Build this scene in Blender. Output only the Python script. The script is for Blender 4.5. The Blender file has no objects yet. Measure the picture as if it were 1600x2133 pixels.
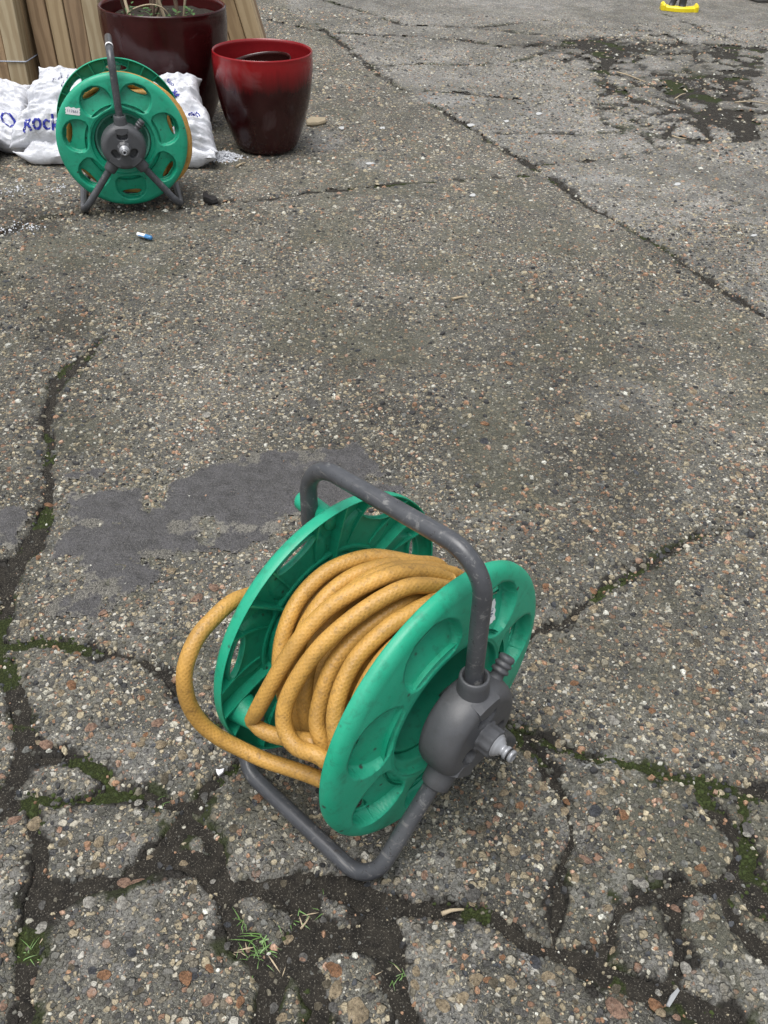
import bpy, bmesh, math, random
import numpy as np
from mathutils import Vector, Matrix

random.seed(7)
RNG = np.random.default_rng(7)
S = bpy.context.scene
COL = S.collection

# ------------------------------------------------------------------ camera
CAM_H, PITCH, ROLL, FPX = 0.9714, 0.6873, 0.0433, 1836.8      # focal length in pixels of a 1600 wide frame
_F = np.array([0, math.cos(PITCH), -math.sin(PITCH)])
_U0 = np.array([0, math.sin(PITCH), math.cos(PITCH)])
_X0 = np.array([1.0, 0, 0])
_X = math.cos(ROLL) * _X0 + math.sin(ROLL) * _U0
_U = -math.sin(ROLL) * _X0 + math.cos(ROLL) * _U0
_C = np.array([0, 0, CAM_H])
cam_data = bpy.data.cameras.new('camera')
cam = bpy.data.objects.new('camera', cam_data)
COL.objects.link(cam)
M = Matrix.Identity(4)
for r in range(3):
    M[r][0], M[r][1], M[r][2], M[r][3] = _X[r], _U[r], -_F[r], _C[r]
cam.matrix_world = M
cam_data.sensor_fit = 'HORIZONTAL'
cam_data.sensor_width = 36.0
cam_data.lens = 36.0 * FPX / 1600.0
cam_data.clip_start = 0.02
cam_data.clip_end = 400
S.camera = cam

# ------------------------------------------------------------------ sky, sun, exposure
SUN_EL, SUN_AZ = math.radians(74), math.radians(215)          # soft light from high behind the viewer
world = bpy.data.worlds.new('World')
S.world = world
world.use_nodes = True
nt = world.node_tree
nt.nodes.clear()
w_out = nt.nodes.new('ShaderNodeOutputWorld')
w_bg = nt.nodes.new('ShaderNodeBackground')
w_sky = nt.nodes.new('ShaderNodeTexSky')
w_sky.sky_type = 'NISHITA'
w_sky.sun_disc = False
w_sky.sun_elevation = SUN_EL
w_sky.sun_rotation = SUN_AZ
w_sky.air_density = 1.0
w_sky.dust_density = 4.0
w_sky.ozone_density = 1.0
w_hs = nt.nodes.new('ShaderNodeHueSaturation')                # overcast: the sky has lost most of its blue
w_hs.inputs['Saturation'].default_value = 0.22
w_bg.inputs['Strength'].default_value = 0.095
nt.links.new(w_sky.outputs[0], w_hs.inputs['Color'])
nt.links.new(w_hs.outputs[0], w_bg.inputs['Color'])
nt.links.new(w_bg.outputs[0], w_out.inputs['Surface'])
sun_d = bpy.data.lights.new('sun', 'SUN')
sun_d.energy = 1.5
sun_d.angle = math.radians(42)
sun_d.color = (1.0, 0.97, 0.93)
sun = bpy.data.objects.new('sun', sun_d)
COL.objects.link(sun)
_sd = Vector((math.sin(SUN_AZ) * math.cos(SUN_EL), math.cos(SUN_AZ) * math.cos(SUN_EL), math.sin(SUN_EL)))
sun.rotation_euler = _sd.to_track_quat('Z', 'Y').to_euler()
S.view_settings.view_transform = 'Standard'
S.view_settings.look = 'None'
S.view_settings.exposure = 0.93
S.view_settings.gamma = 1.0
S.view_settings.use_curve_mapping = False
S.render.engine = 'CYCLES'
S.cycles.max_bounces = 4
S.cycles.diffuse_bounces = 2
S.cycles.glossy_bounces = 2
S.cycles.transmission_bounces = 2

# ------------------------------------------------------------------ geometry helpers
def ray(x, y):
    d = _F + _X * (x - 800) / FPX - _U * (y - 1066.5) / FPX
    return d / np.linalg.norm(d)

def G(x, y, z=0.0):
    """point at height z that the photograph shows at pixel x, y"""
    d = ray(x, y)
    return _C + d * (z - CAM_H) / d[2]

def mpp(x, y):
    """metres across the line of sight for one photograph pixel on the ground"""
    return float((G(x, y) - _C) @ _F) / FPX

def tag(o, label=None, cat=None, group=None, kind=None):
    if label: o['label'] = label
    if cat: o['category'] = cat
    if group: o['group'] = group
    if kind: o['kind'] = kind
    return o

def empty(name, loc=(0, 0, 0), rz=0.0):
    o = bpy.data.objects.new(name, None)
    o.empty_display_size = 0.05
    o.location = loc
    o.rotation_euler = (0, 0, rz)
    COL.objects.link(o)
    return o

def link(name, me, parent=None, mat=None, loc=None, rot=None, scale=None):
    o = bpy.data.objects.new(name, me)
    COL.objects.link(o)
    if mat is not None and len(me.materials) == 0:
        me.materials.append(mat)
    if parent is not None:
        o.parent = parent
    if loc is not None: o.location = loc
    if rot is not None: o.rotation_euler = rot
    if scale is not None: o.scale = scale
    return o

def np_mesh(name, v, f, smooth=True):
    """v (n,3), f (m,k) all faces of the same size"""
    v = np.ascontiguousarray(v, np.float32)
    f = np.ascontiguousarray(f, np.int32)
    me = bpy.data.meshes.new(name)
    m, k = f.shape
    me.vertices.add(len(v)); me.vertices.foreach_set('co', v.ravel())
    me.loops.add(m * k); me.loops.foreach_set('vertex_index', f.ravel())
    me.polygons.add(m)
    me.polygons.foreach_set('loop_start', np.arange(0, m * k, k, dtype=np.int32))
    me.polygons.foreach_set('loop_total', np.full(m, k, np.int32))
    me.polygons.foreach_set('use_smooth', np.full(m, bool(smooth)))
    me.update(calc_edges=True)
    return me

def py_mesh(name, v, f, smooth=True):
    me = bpy.data.meshes.new(name)
    me.from_pydata([tuple(map(float, p)) for p in v], [], [tuple(int(i) for i in q) for q in f])
    me.update()
    if smooth:
        me.polygons.foreach_set('use_smooth', np.ones(len(me.polygons), bool))
    return me

def add_attr(me, name, data):
    a = me.attributes.new(name, 'FLOAT', 'POINT')
    a.data.foreach_set('value', np.ascontiguousarray(data, np.float32))

def add_col(me, name, data):
    a = me.attributes.new(name, 'FLOAT_COLOR', 'POINT')
    d = np.ones((len(data), 4), np.float32); d[:, :3] = data
    a.data.foreach_set('color', d.ravel())

def grid_faces(nr, nc, wrap=False):
    r = np.arange(nr - 1)[:, None]
    c = np.arange(nc if wrap else nc - 1)[None, :]
    c2 = (c + 1) % nc
    a = r * nc + c; b = r * nc + c2; d = (r + 1) * nc + c; e = (r + 1) * nc + c2
    return np.stack([a, b, e, d], -1).reshape(-1, 4)

def lathe(profile, n=48, axis='z'):
    """profile [(r, t)] turned about an axis; returns verts, faces"""
    P = np.array(profile, float)
    th = np.linspace(0, 2 * np.pi, n, endpoint=False)
    r = P[:, 0][:, None]; t = np.repeat(P[:, 1][:, None], n, 1)
    a = r * np.cos(th); b = r * np.sin(th)
    if axis == 'z': v = np.stack([a, b, t], -1)
    elif axis == 'y': v = np.stack([a, t, b], -1)
    else: v = np.stack([t, a, b], -1)
    return v.reshape(-1, 3), grid_faces(len(P), n, True)

def box_mesh(name, sx, sy, sz, bev=0.0, seg=2, origin_bottom=False):
    bm = bmesh.new()
    bmesh.ops.create_cube(bm, size=1.0)
    for v in bm.verts:
        v.co.x *= sx; v.co.y *= sy; v.co.z *= sz
        if origin_bottom: v.co.z += sz / 2
    if bev > 0:
        bmesh.ops.bevel(bm, geom=list(bm.edges), offset=bev, segments=seg, profile=0.5, affect='EDGES')
    me = bpy.data.meshes.new(name)
    bm.to_mesh(me); bm.free()
    me.polygons.foreach_set('use_smooth', np.zeros(len(me.polygons), bool))
    return me

def sweep(pts, rad, n=14, closed=False, cap=True):
    """tube along a polyline; returns verts, quads, uv per vertex (length m, turn)"""
    P = np.array(pts, float); m = len(P)
    if closed:
        T = np.roll(P, -1, 0) - np.roll(P, 1, 0)
    else:
        T = np.gradient(P, axis=0)
    T /= np.linalg.norm(T, axis=1)[:, None] + 1e-12
    up = np.array([0, 0, 1.0]) if abs(T[0][2]) < 0.9 else np.array([1.0, 0, 0])
    N = np.zeros_like(P)
    n0 = np.cross(T[0], up); N[0] = n0 / np.linalg.norm(n0)
    for i in range(1, m):
        q = N[i - 1] - T[i] * (N[i - 1] @ T[i])
        N[i] = q / (np.linalg.norm(q) + 1e-12)
    B = np.cross(T, N)
    R = np.full(m, rad) if np.isscalar(rad) else np.asarray(rad, float)
    th = np.linspace(0, 2 * np.pi, n, endpoint=False)
    V = P[:, None] + R[:, None, None] * (np.cos(th)[None, :, None] * N[:, None] + np.sin(th)[None, :, None] * B[:, None])
    F = grid_faces(m, n, True)
    L = np.r_[0, np.cumsum(np.linalg.norm(np.diff(P, axis=0), axis=1))]
    U = np.stack([np.repeat(L[:, None], n, 1), np.repeat((th / (2 * np.pi))[None], m, 0)], -1)
    V = V.reshape(-1, 3); U = U.reshape(-1, 2)
    if closed:
        th0 = (m - 1) * n
        # join the ring ends at the nearest start vertex
        k = int(np.argmin(np.linalg.norm(V[:n] - V[th0], axis=1)))
        a = th0 + np.arange(n); b = th0 + (np.arange(n) + 1) % n
        c = (np.arange(n) + 1 + k) % n; d = (np.arange(n) + k) % n
        F = np.vstack([F, np.stack([a, b, c, d], -1)])
    elif cap:
        # close the ends with a slightly domed ring
        for e, sgn in ((0, -1), (m - 1, 1)):
            base = e * n
            for q, off in ((0.55, 0.35), (0.02, 0.45)):
                ring = P[e] + T[e] * sgn * R[e] * off * 0.5 + (V[e * n:(e + 1) * n] - P[e]) * q
                s = len(V); V = np.vstack([V, ring]); U = np.vstack([U, np.repeat(U[e * n:e * n + 1], n, 0)])
                i = np.arange(n); j = (i + 1) % n
                F = np.vstack([F, np.stack([base + i, base + j, s + j, s + i], -1)])
                base = s
    return V, F, U

def fillet(pts, rad, seg=10):
    """polyline with rounded corners"""
    P = [np.array(p, float) for p in pts]
    rads = rad if isinstance(rad, (list, tuple)) else [rad] * (len(P) - 2)
    out = [P[0]]
    for i in range(1, len(P) - 1):
        a = P[i - 1] - P[i]; b = P[i + 1] - P[i]
        la, lb = np.linalg.norm(a), np.linalg.norm(b); a /= la; b /= lb
        ang = math.acos(np.clip(a @ b, -1, 1))
        t = min(rads[i - 1] / math.tan(ang / 2), la * .48 if i > 1 else la * .9, lb * .48 if i < len(P) - 2 else lb * .9)
        rr = t * math.tan(ang / 2)
        bis = (a + b) / np.linalg.norm(a + b)
        c = P[i] + bis * rr / math.sin(ang / 2)
        s0 = P[i] + a * t - c; s1 = P[i] + b * t - c
        w = math.acos(np.clip(s0 @ s1 / (rr * rr), -1, 1))
        for k in range(seg + 1):
            f = k / seg
            out.append(c + (math.sin((1 - f) * w) * s0 + math.sin(f * w) * s1) / math.sin(w))
    out.append(P[-1])
    # resample long straights a little
    res = [out[0]]
    for p in out[1:]:
        d = np.linalg.norm(p - res[-1])
        if d < 1e-6: continue
        k = max(1, int(d / 0.03))
        q = res[-1]
        for j in range(1, k + 1):
            res.append(q + (p - q) * j / k)
    return np.array(res)

def catmull(pts, step=0.006, closed=False):
    P = np.array(pts, float)
    if closed: Q = np.vstack([P[-1], P, P[0], P[1]])
    else: Q = np.vstack([2 * P[0] - P[1], P, 2 * P[-1] - P[-2]])
    out = []
    n = len(P) if closed else len(P) - 1
    for i in range(n):
        p0, p1, p2, p3 = Q[i], Q[i + 1], Q[i + 2], Q[i + 3]
        k = max(2, int(np.linalg.norm(p2 - p1) / step))
        t = np.linspace(0, 1, k, endpoint=False)[:, None]
        out.append(0.5 * (2 * p1 + (p2 - p0) * t + (2 * p0 - 5 * p1 + 4 * p2 - p3) * t ** 2 + (-p0 + 3 * p1 - 3 * p2 + p3) * t ** 3))
    out = np.vstack(out)
    return out if closed else np.vstack([out, P[-1]])

# ---- value noise
def _hash(ix, iy, seed):
    h = (ix.astype(np.int64) * 374761393 + iy.astype(np.int64) * 668265263 + seed * 982451653) & 0xFFFFFFFF
    h = ((h ^ (h >> 13)) * 1274126177) & 0xFFFFFFFF
    h = (h ^ (h >> 16)) & 0xFFFFFF
    return h / float(0xFFFFFF)

def vnoise(x, y, seed=0):
    ix = np.floor(x); iy = np.floor(y); fx = x - ix; fy = y - iy
    fx = fx * fx * fx * (fx * (fx * 6 - 15) + 10); fy = fy * fy * fy * (fy * (fy * 6 - 15) + 10)
    a = _hash(ix, iy, seed); b = _hash(ix + 1, iy, seed); c = _hash(ix, iy + 1, seed); d = _hash(ix + 1, iy + 1, seed)
    return (a + (b - a) * fx) * (1 - fy) + (c + (d - c) * fx) * fy

def fbm(x, y, seed=0, octv=4, gain=0.5):
    s = 0; a = 1; t = 0
    for k in range(octv):
        s = s + a * (vnoise(x * 2 ** k, y * 2 ** k, seed + 17 * k) - 0.5); t += a; a *= gain
    return s / t * 2

def sstep(a, b, x):
    t = np.clip((x - a) / (b - a), 0, 1); return t * t * (3 - 2 * t)

# ------------------------------------------------------------------ materials
class NB:
    def __init__(self, name):
        self.m = bpy.data.materials.new(name); self.m.use_nodes = True
        self.t = self.m.node_tree; self.t.nodes.clear()
        self.out = self.n('ShaderNodeOutputMaterial'); self.p = self.n('ShaderNodeBsdfPrincipled')
        self.t.links.new(self.p.outputs[0], self.out.inputs['Surface'])
    def n(self, k, **kw):
        x = self.t.nodes.new(k)
        for a, v in kw.items(): setattr(x, a, v)
        return x
    def set(self, sock, v):
        if isinstance(v, bpy.types.NodeSocket): self.t.links.new(v, sock)
        elif isinstance(v, (tuple, list)) and len(v) == 3 and sock.type == 'RGBA': sock.default_value = (*v, 1)
        else: sock.default_value = v
        return self
    def P(self, **kw):
        for k, v in kw.items(): self.set(self.p.inputs[k.replace('_', ' ')], v)
        return self
    def coord(self, kind='Object', scale=None):
        o = self.n('ShaderNodeTexCoord').outputs[kind]
        if scale is not None:
            mp = self.n('ShaderNodeMapping'); self.set(mp.inputs['Vector'], o)
            mp.inputs['Scale'].default_value = scale if isinstance(scale, (tuple, list)) else (scale,) * 3
            o = mp.outputs[0]
        return o
    flat = False
    def noise(self, scale, detail=4, rough=0.55, vec=None, dist=0.0):
        x = self.n('ShaderNodeTexNoise', noise_dimensions='2D' if self.flat else '3D'); x.inputs['Scale'].default_value = scale
        x.inputs['Detail'].default_value = detail; x.inputs['Roughness'].default_value = rough
        x.inputs['Distortion'].default_value = dist
        if vec is not None: self.set(x.inputs['Vector'], vec)
        return x.outputs[0]
    def vor(self, scale, vec=None, feature='F1', rnd=1.0, dims='3D'):
        x = self.n('ShaderNodeTexVoronoi', feature=feature, voronoi_dimensions=dims); x.inputs['Scale'].default_value = scale
        if 'Randomness' in x.inputs: x.inputs['Randomness'].default_value = rnd
        if vec is not None: self.set(x.inputs['Vector'], vec)
        return x
    def math(self, op, a, b=0.0, clamp=False):
        x = self.n('ShaderNodeMath', operation=op, use_clamp=clamp); self.set(x.inputs[0], a); self.set(x.inputs[1], b)
        return x.outputs[0]
    def ramp(self, f, stops, interp='LINEAR'):
        x = self.n('ShaderNodeValToRGB'); x.color_ramp.interpolation = interp
        e = x.color_ramp.elements
        while len(e) > 1: e.remove(e[0])
        e[0].position = stops[0][0]
        def c4(c): return (c, c, c, 1) if isinstance(c, (int, float)) else (*c, 1)
        e[0].color = c4(stops[0][1])
        for p, c in stops[1:]:
            q = e.new(p); q.color = c4(c)
        self.set(x.inputs[0], f)
        return x.outputs[0]
    def mix(self, f, a, b, mode='MIX'):
        x = self.n('ShaderNodeMix', data_type='RGBA', blend_type=mode)
        self.set(x.inputs[0], f); self.set(x.inputs[6], a); self.set(x.inputs[7], b)
        return x.outputs[2]
    def attr(self, name, out='Fac'):
        x = self.n('ShaderNodeAttribute'); x.attribute_name = name; return x.outputs[out]
    def bump(self, h, strength=0.5, dist=0.002, normal=None):
        x = self.n('ShaderNodeBump'); x.inputs['Strength'].default_value = strength; x.inputs['Distance'].default_value = dist
        self.set(x.inputs['Height'], h)
        if normal is not None: self.set(x.inputs['Normal'], normal)
        return x.outputs[0]
    def sep(self, c):
        x = self.n('ShaderNodeSeparateColor'); self.set(x.inputs[0], c); return x.outputs

STONES = [(0.00, (0.085, 0.082, 0.070)), (0.20, (0.16, 0.14, 0.105)), (0.34, (0.028, 0.028, 0.030)), (0.46, (0.36, 0.30, 0.20)),
          (0.58, (0.115, 0.113, 0.106)), (0.70, (0.24, 0.125, 0.075)), (0.77, (0.42, 0.39, 0.32)), (0.86, (0.045, 0.048, 0.056)), (0.94, (0.52, 0.50, 0.45))]

def mat_concrete():
    b = NB('aggregate_concrete'); b.flat = True
    co = b.coord('Object')
    tone = b.attr('tone'); stain = b.attr('stain'); damp = b.attr('damp'); dirt = b.attr('dirt'); mossy = b.attr('mossy')
    big = b.attr('weather'); mid = b.attr('mottle'); olive = b.attr('olive'); lich = b.attr('lichen')
    fine = b.noise(260, 2, 0.7, co); fine2 = b.noise(900, 1, 0.6, co)
    matrix = b.mix(mid, (0.062, 0.062, 0.053), (0.140, 0.138, 0.120))
    matrix = b.mix(b.ramp(fine, [(0.35, 0), (0.62, 1)]), b.mix(0.75, matrix, (0.016, 0.015, 0.013)), matrix)
    matrix = b.mix(b.ramp(fine2, [(0.60, 0), (0.70, 0.7)]), matrix, (0.32, 0.30, 0.26))
    smooth = b.mix(mid, (0.150, 0.148, 0.142), (0.235, 0.232, 0.224))
    smooth = b.mix(b.ramp(fine, [(0.32, 0.0), (0.55, 1)]), b.mix(0.5, smooth, (0.06, 0.057, 0.055)), smooth)
    matrix = b.mix(tone, matrix, smooth)
    # three sizes of stone in the matrix
    wv = b.n('ShaderNodeVectorMath', operation='MULTIPLY_ADD'); 
    wn = b.n('ShaderNodeTexNoise', noise_dimensions='2D'); wn.inputs['Scale'].default_value = 130; wn.inputs['Detail'].default_value = 1; b.set(wn.inputs['Vector'], co)
    b.set(wv.inputs[0], wn.outputs['Color'])
    wv.inputs[1].default_value = (0.006,) * 3; b.set(wv.inputs[2], co)
    col = matrix; hsum = None
    for sc, cut, lo in ((300, 0.46, 0.40), (145, 0.52, 0.44), (80, 0.74, 0.40)):
        v = b.vor(sc, wv.outputs[0], dims='2D'); s = b.sep(v.outputs['Color'])
        sel = b.math('GREATER_THAN', s[0], b.math('ADD', cut, b.math('MULTIPLY', tone, 0.18)))
        edge = b.ramp(v.outputs['Distance'], [(lo - 0.08, 1.0), (lo + 0.06, 0.0)])
        m = b.math('MULTIPLY', sel, edge)
        sc_col = b.ramp(s[1], STONES, 'CONSTANT')
        sc_col = b.mix(0.22, sc_col, b.mix(fine, (0.03, 0.03, 0.028), (0.36, 0.34, 0.30)))
        col = b.mix(m, col, sc_col)
        hh = b.math('MULTIPLY', m, 120.0 / sc)
        hsum = hh if hsum is None else b.math('ADD', hsum, hh)
    col = b.mix(0.9, col, b.ramp(big, [(0.0, (0.58, 0.575, 0.54)), (0.5, (1.02, 1.025, 1.0)), (1.0, (1.36, 1.36, 1.35))]), 'MULTIPLY')
    col = b.mix(olive, col, (0.085, 0.086, 0.058))
    col = b.mix(b.math('MULTIPLY', lich, b.ramp(fine, [(0.3, 0.2), (0.6, 1)])), col, (0.30, 0.295, 0.28))
    col = b.mix(dirt, col, b.mix(mossy, (0.016, 0.014, 0.011), (0.022, 0.028, 0.008)))
    col = b.mix(b.math('MULTIPLY', stain, b.ramp(fine, [(0.38, 0.0), (0.62, 0.75)])), col, (0.34, 0.34, 0.335))
    col = b.mix(b.math('MULTIPLY', damp, 0.62), col, (0.025, 0.022, 0.016))  # damp ground, plus the shadow painted round the near reel
    h = b.math('ADD', hsum, b.math('MULTIPLY', fine, 0.9))
    b.P(Base_Color=col, Roughness=b.ramp(mid, [(0.0, 0.62), (1.0, 0.85)]), Normal=b.bump(h, 1.0, 0.0026))
    b.p.inputs['Specular IOR Level'].default_value = 0.35
    return b.m

def mat_soil():
    b = NB('damp_soil_moss'); b.flat = True; co = b.coord('Object')
    n1 = b.noise(60, 6, 0.7, co); n2 = b.noise(420, 3, 0.7, co)
    soil = b.mix(b.ramp(n1, [(0.3, 0), (0.7, 1)]), (0.009, 0.008, 0.007), (0.034, 0.030, 0.024))
    soil = b.mix(b.ramp(n2, [(0.62, 0), (0.67, 0.8)]), soil, (0.20, 0.185, 0.155))
    moss = b.mix(b.ramp(n2, [(0.35, 0), (0.65, 1)]), (0.008, 0.013, 0.003), (0.032, 0.043, 0.009))
    moss = b.mix(b.ramp(b.noise(1500, 2, 0.6, co), [(0.6, 0), (0.75, 0.5)]), moss, (0.12, 0.15, 0.04))
    col = b.mix(b.ramp(b.math('ADD', b.attr('moss'), b.math('MULTIPLY', b.math('SUBTRACT', n1, 0.5), 0.9)), [(0.45, 0), (0.75, 0.9)]), soil, moss)
    b.P(Base_Color=col, Roughness=0.9, Normal=b.bump(b.math('ADD', n1, b.math('MULTIPLY', n2, 0.5)), 0.9, 0.004))
    b.p.inputs['Specular IOR Level'].default_value = 0.25
    return b.m

def mat_tar():
    b = NB('old_bitumen'); b.flat = True; co = b.coord('Object')
    worn = b.attr('worn'); mot = b.attr('mottle')
    n2 = b.noise(190, 3, 0.7, co); n3 = b.noise(38, 4, 0.65, co, 0.4); n4 = b.noise(620, 1, 0.6, co)
    col = b.mix(b.ramp(n3, [(0.32, 0), (0.66, 1)]), (0.034, 0.033, 0.034), (0.070, 0.068, 0.072))
    col = b.mix(b.ramp(n2, [(0.34, 0.75), (0.48, 0)]), col, (0.022, 0.021, 0.021))
    grit = b.mix(mot, (0.070, 0.067, 0.055), (0.125, 0.120, 0.103))
    grit = b.mix(b.ramp(n4, [(0.54, 0), (0.62, 0.9)]), grit, (0.30, 0.28, 0.24))
    grit = b.mix(b.ramp(n2, [(0.36, 0.8), (0.50, 0)]), grit, (0.028, 0.026, 0.022))
    col = b.mix(b.ramp(b.math('ADD', worn, b.math('MULTIPLY', b.math('SUBTRACT', n2, 0.5), 1.1)), [(0.38, 0), (0.62, 0.9)]), col, grit)
    col = b.mix(b.ramp(n4, [(0.63, 0), (0.70, 0.7)]), col, (0.22, 0.21, 0.19))
    b.P(Base_Color=col, Roughness=b.ramp(n3, [(0.3, 0.45), (0.7, 0.8)]), Normal=b.bump(b.math('ADD', n2, b.math('MULTIPLY', n3, 1.2)), 0.9, 0.003))
    return b.m

def mat_gravel():
    b = NB('gravel_stone'); b.flat = True; co = b.coord('Object')
    c = b.attr('Col', 'Color')
    n = b.noise(420, 4, 0.7, co); n2 = b.noise(150, 3, 0.6, co)
    c = b.mix(0.75, c, b.ramp(n2, [(0.3, (0.62, 0.6, 0.57)), (0.7, (1.25, 1.22, 1.18))]), 'MULTIPLY')
    c = b.mix(b.ramp(n, [(0.40, 0.6), (0.54, 0)]), c, (0.035, 0.033, 0.028))
    b.P(Base_Color=c, Roughness=0.62, Normal=b.bump(n, 0.4, 0.001))
    b.p.inputs['Specular IOR Level'].default_value = 0.35
    return b.m

def mat_pebble(name, c):
    b = NB('pebble_' + name); co = b.coord('Object')
    n = b.noise(5.5, 6, 0.72, co, 0.8); n2 = b.noise(1.8, 3, 0.6, co); n3 = b.noise(30, 3, 0.7, co)
    dk = tuple(x * 0.52 for x in c); lt = tuple(min(1, x * 1.3 + 0.02) for x in c)
    col = b.mix(b.ramp(n2, [(0.33, 0), (0.66, 1)]), dk, lt)
    col = b.mix(b.ramp(n, [(0.36, 0.85), (0.48, 0)]), col, (0.045, 0.042, 0.036))
    col = b.mix(b.ramp(n, [(0.58, 0), (0.68, 0.65)]), col, (0.54, 0.50, 0.43))
    b.P(Base_Color=col, Roughness=0.65, Normal=b.bump(b.math('ADD', n, b.math('MULTIPLY', n3, 0.4)), 0.7, 0.12))
    b.p.inputs['Specular IOR Level'].default_value = 0.3
    return b.m

def mat_plastic(name, c, worn=0.5, rough=0.5, dirt_col=(0.05, 0.05, 0.04), pale=(0.3, 0.5, 0.42), spots=0.0):
    b = NB(name); co = b.coord('Object')
    n1 = b.noise(9, 6, 0.7, co, 0.4); n2 = b.noise(60, 5, 0.7, co); n3 = b.noise(700, 2, 0.6, co); n4 = b.noise(28, 5, 0.75, co, 0.6)
    col = b.mix(b.math('MULTIPLY', b.ramp(n1, [(0.35, 0), (0.72, 1)]), worn), c, pale)
    col = b.mix(b.ramp(n2, [(0.30, 0.5 * worn + 0.18), (0.48, 0)]), col, dirt_col)
    st = b.noise(26, 4, 0.7, b.coord('Object', (1.0, 3.0, 9.0)), 0.3)
    col = b.mix(b.ramp(st, [(0.62, 0), (0.70, 0.22)]), col, pale)
    col = b.mix(b.ramp(n4, [(0.68 - 0.10 * worn, 0), (0.78 - 0.08 * worn, 0.35 + 0.4 * worn)]), col, dirt_col)
    if spots > 0:
        v = b.vor(95, co); s = b.sep(v.outputs['Color'])
        m = b.math('MULTIPLY', b.math('GREATER_THAN', s[0], 1 - spots), b.ramp(v.outputs['Distance'], [(0.16, 1), (0.30, 0)]))
        col = b.mix(m, col, (0.03, 0.05, 0.035))
    b.P(Base_Color=col, Roughness=b.ramp(n1, [(0.3, rough - 0.08), (0.7, rough + 0.14)]), Normal=b.bump(b.math('ADD', n3, b.math('MULTIPLY', n2, 0.6)), 0.22, 0.0008))
    return b.m

def mat_tube():
    b = NB('grey_tube'); co = b.coord('Object')
    n1 = b.noise(13, 5, 0.7, co); n2 = b.noise(85, 5, 0.75, co, 0.5)
    n3 = b.noise(14, 5, 0.6, b.coord('Object', (14, 1.2, 14)))
    col = b.mix(b.ramp(n1, [(0.35, 0), (0.7, 1)]), (0.040, 0.043, 0.050), (0.078, 0.082, 0.090))
    col = b.mix(b.ramp(n2, [(0.58, 0), (0.68, 0.65)]), col, (0.22, 0.22, 0.215))
    col = b.mix(b.ramp(n2, [(0.27, 0.7), (0.40, 0)]), col, (0.045, 0.04, 0.034))
    col = b.mix(b.ramp(n3, [(0.60, 0), (0.68, 0.55)]), col, (0.19, 0.185, 0.18))
    b.P(Base_Color=col, Roughness=b.ramp(n2, [(0.3, 0.24), (0.7, 0.46)]), Normal=b.bump(n2, 0.12, 0.0006))
    return b.m

def mat_hose(name, c=(0.58, 0.325, 0.075)):
    b = NB(name); co = b.coord('Object')
    uv = b.attr('huv', 'Vector'); x = b.n('ShaderNodeSeparateXYZ'); b.set(x.inputs[0], uv)
    U, V = x.outputs[0], x.outputs[1]
    def wave(sg):
        p = b.math('ADD', b.math('MULTIPLY', U, 2 * math.pi / 0.0062), b.math('MULTIPLY', V, sg * 2 * math.pi * 9))
        return b.math('SINE', p)
    w = b.math('MAXIMUM', wave(1), wave(-1))
    n1 = b.noise(22, 5, 0.7, co); n2 = b.noise(120, 5, 0.75, co, 0.5); n3 = b.noise(500, 2, 0.6, co)
    dk = tuple(v * 0.62 for v in c)
    col = b.mix(b.ramp(n1, [(0.3, 0), (0.68, 1)]), dk, c)
    col = b.mix(b.ramp(w, [(-0.1, 0.16), (0.7, 0)]), col, tuple(v * 0.45 for v in c))
    col = b.mix(b.ramp(n2, [(0.30, 0.7), (0.47, 0)]), col, (0.14, 0.085, 0.035))
    col = b.mix(b.ramp(b.noise(45, 5, 0.7, co, 0.8), [(0.52, 0), (0.70, 0.5)]), col, tuple(v * 0.5 for v in c))
    col = b.mix(b.ramp(n3, [(0.27, 0.7), (0.33, 0)]), col, (0.05, 0.04, 0.02))
    b.P(Base_Color=col, Roughness=0.5, Normal=b.bump(b.math('ADD', w, b.math('MULTIPLY', n2, 0.5)), 0.22, 0.0007))
    b.p.inputs['Subsurface Weight'].default_value = 0.0
    return b.m

def mat_simple(name, c, rough=0.6, metal=0.0, var=0.2, scale=40, bump=0.15, dist=0.001):
    b = NB(name); co = b.coord('Object')
    n = b.noise(scale, 5, 0.65, co)
    lo = tuple(x * (1 - var) for x in c); hi = tuple(min(1, x * (1 + var)) for x in c)
    b.P(Base_Color=b.mix(n, lo, hi), Roughness=rough, Metallic=metal, Normal=b.bump(n, bump, dist))
    return b.m

def mat_wood(name, base, dark, seed):
    b = NB(name)
    mp = b.n('ShaderNodeMapping'); b.set(mp.inputs['Vector'], b.coord('Object'))
    mp.inputs['Scale'].default_value = (1, 1, 0.11); mp.inputs['Location'].default_value = (seed * 3.1, seed * 1.7, seed)
    co = mp.outputs[0]
    wv = b.n('ShaderNodeTexWave', wave_type='RINGS', rings_direction='Z'); b.set(wv.inputs['Vector'], co)
    wv.inputs['Scale'].default_value = 12; wv.inputs['Distortion'].default_value = 9; wv.inputs['Detail'].default_value = 3; wv.inputs['Detail Scale'].default_value = 1.4
    n = b.noise(130, 5, 0.7, co); n2 = b.noise(9, 4, 0.6, co)
    col = b.mix(b.ramp(wv.outputs['Fac'], [(0.15, 0.55), (0.7, 0)]), base, dark)
    col = b.mix(b.ramp(n, [(0.3, 0.35), (0.5, 0)]), col, dark)
    col = b.mix(b.ramp(n2, [(0.5, 0), (0.72, 0.4)]), col, tuple(x * 0.7 for x in dark))
    b.P(Base_Color=col, Roughness=0.75, Normal=b.bump(n, 0.3, 0.001))
    return b.m

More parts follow.
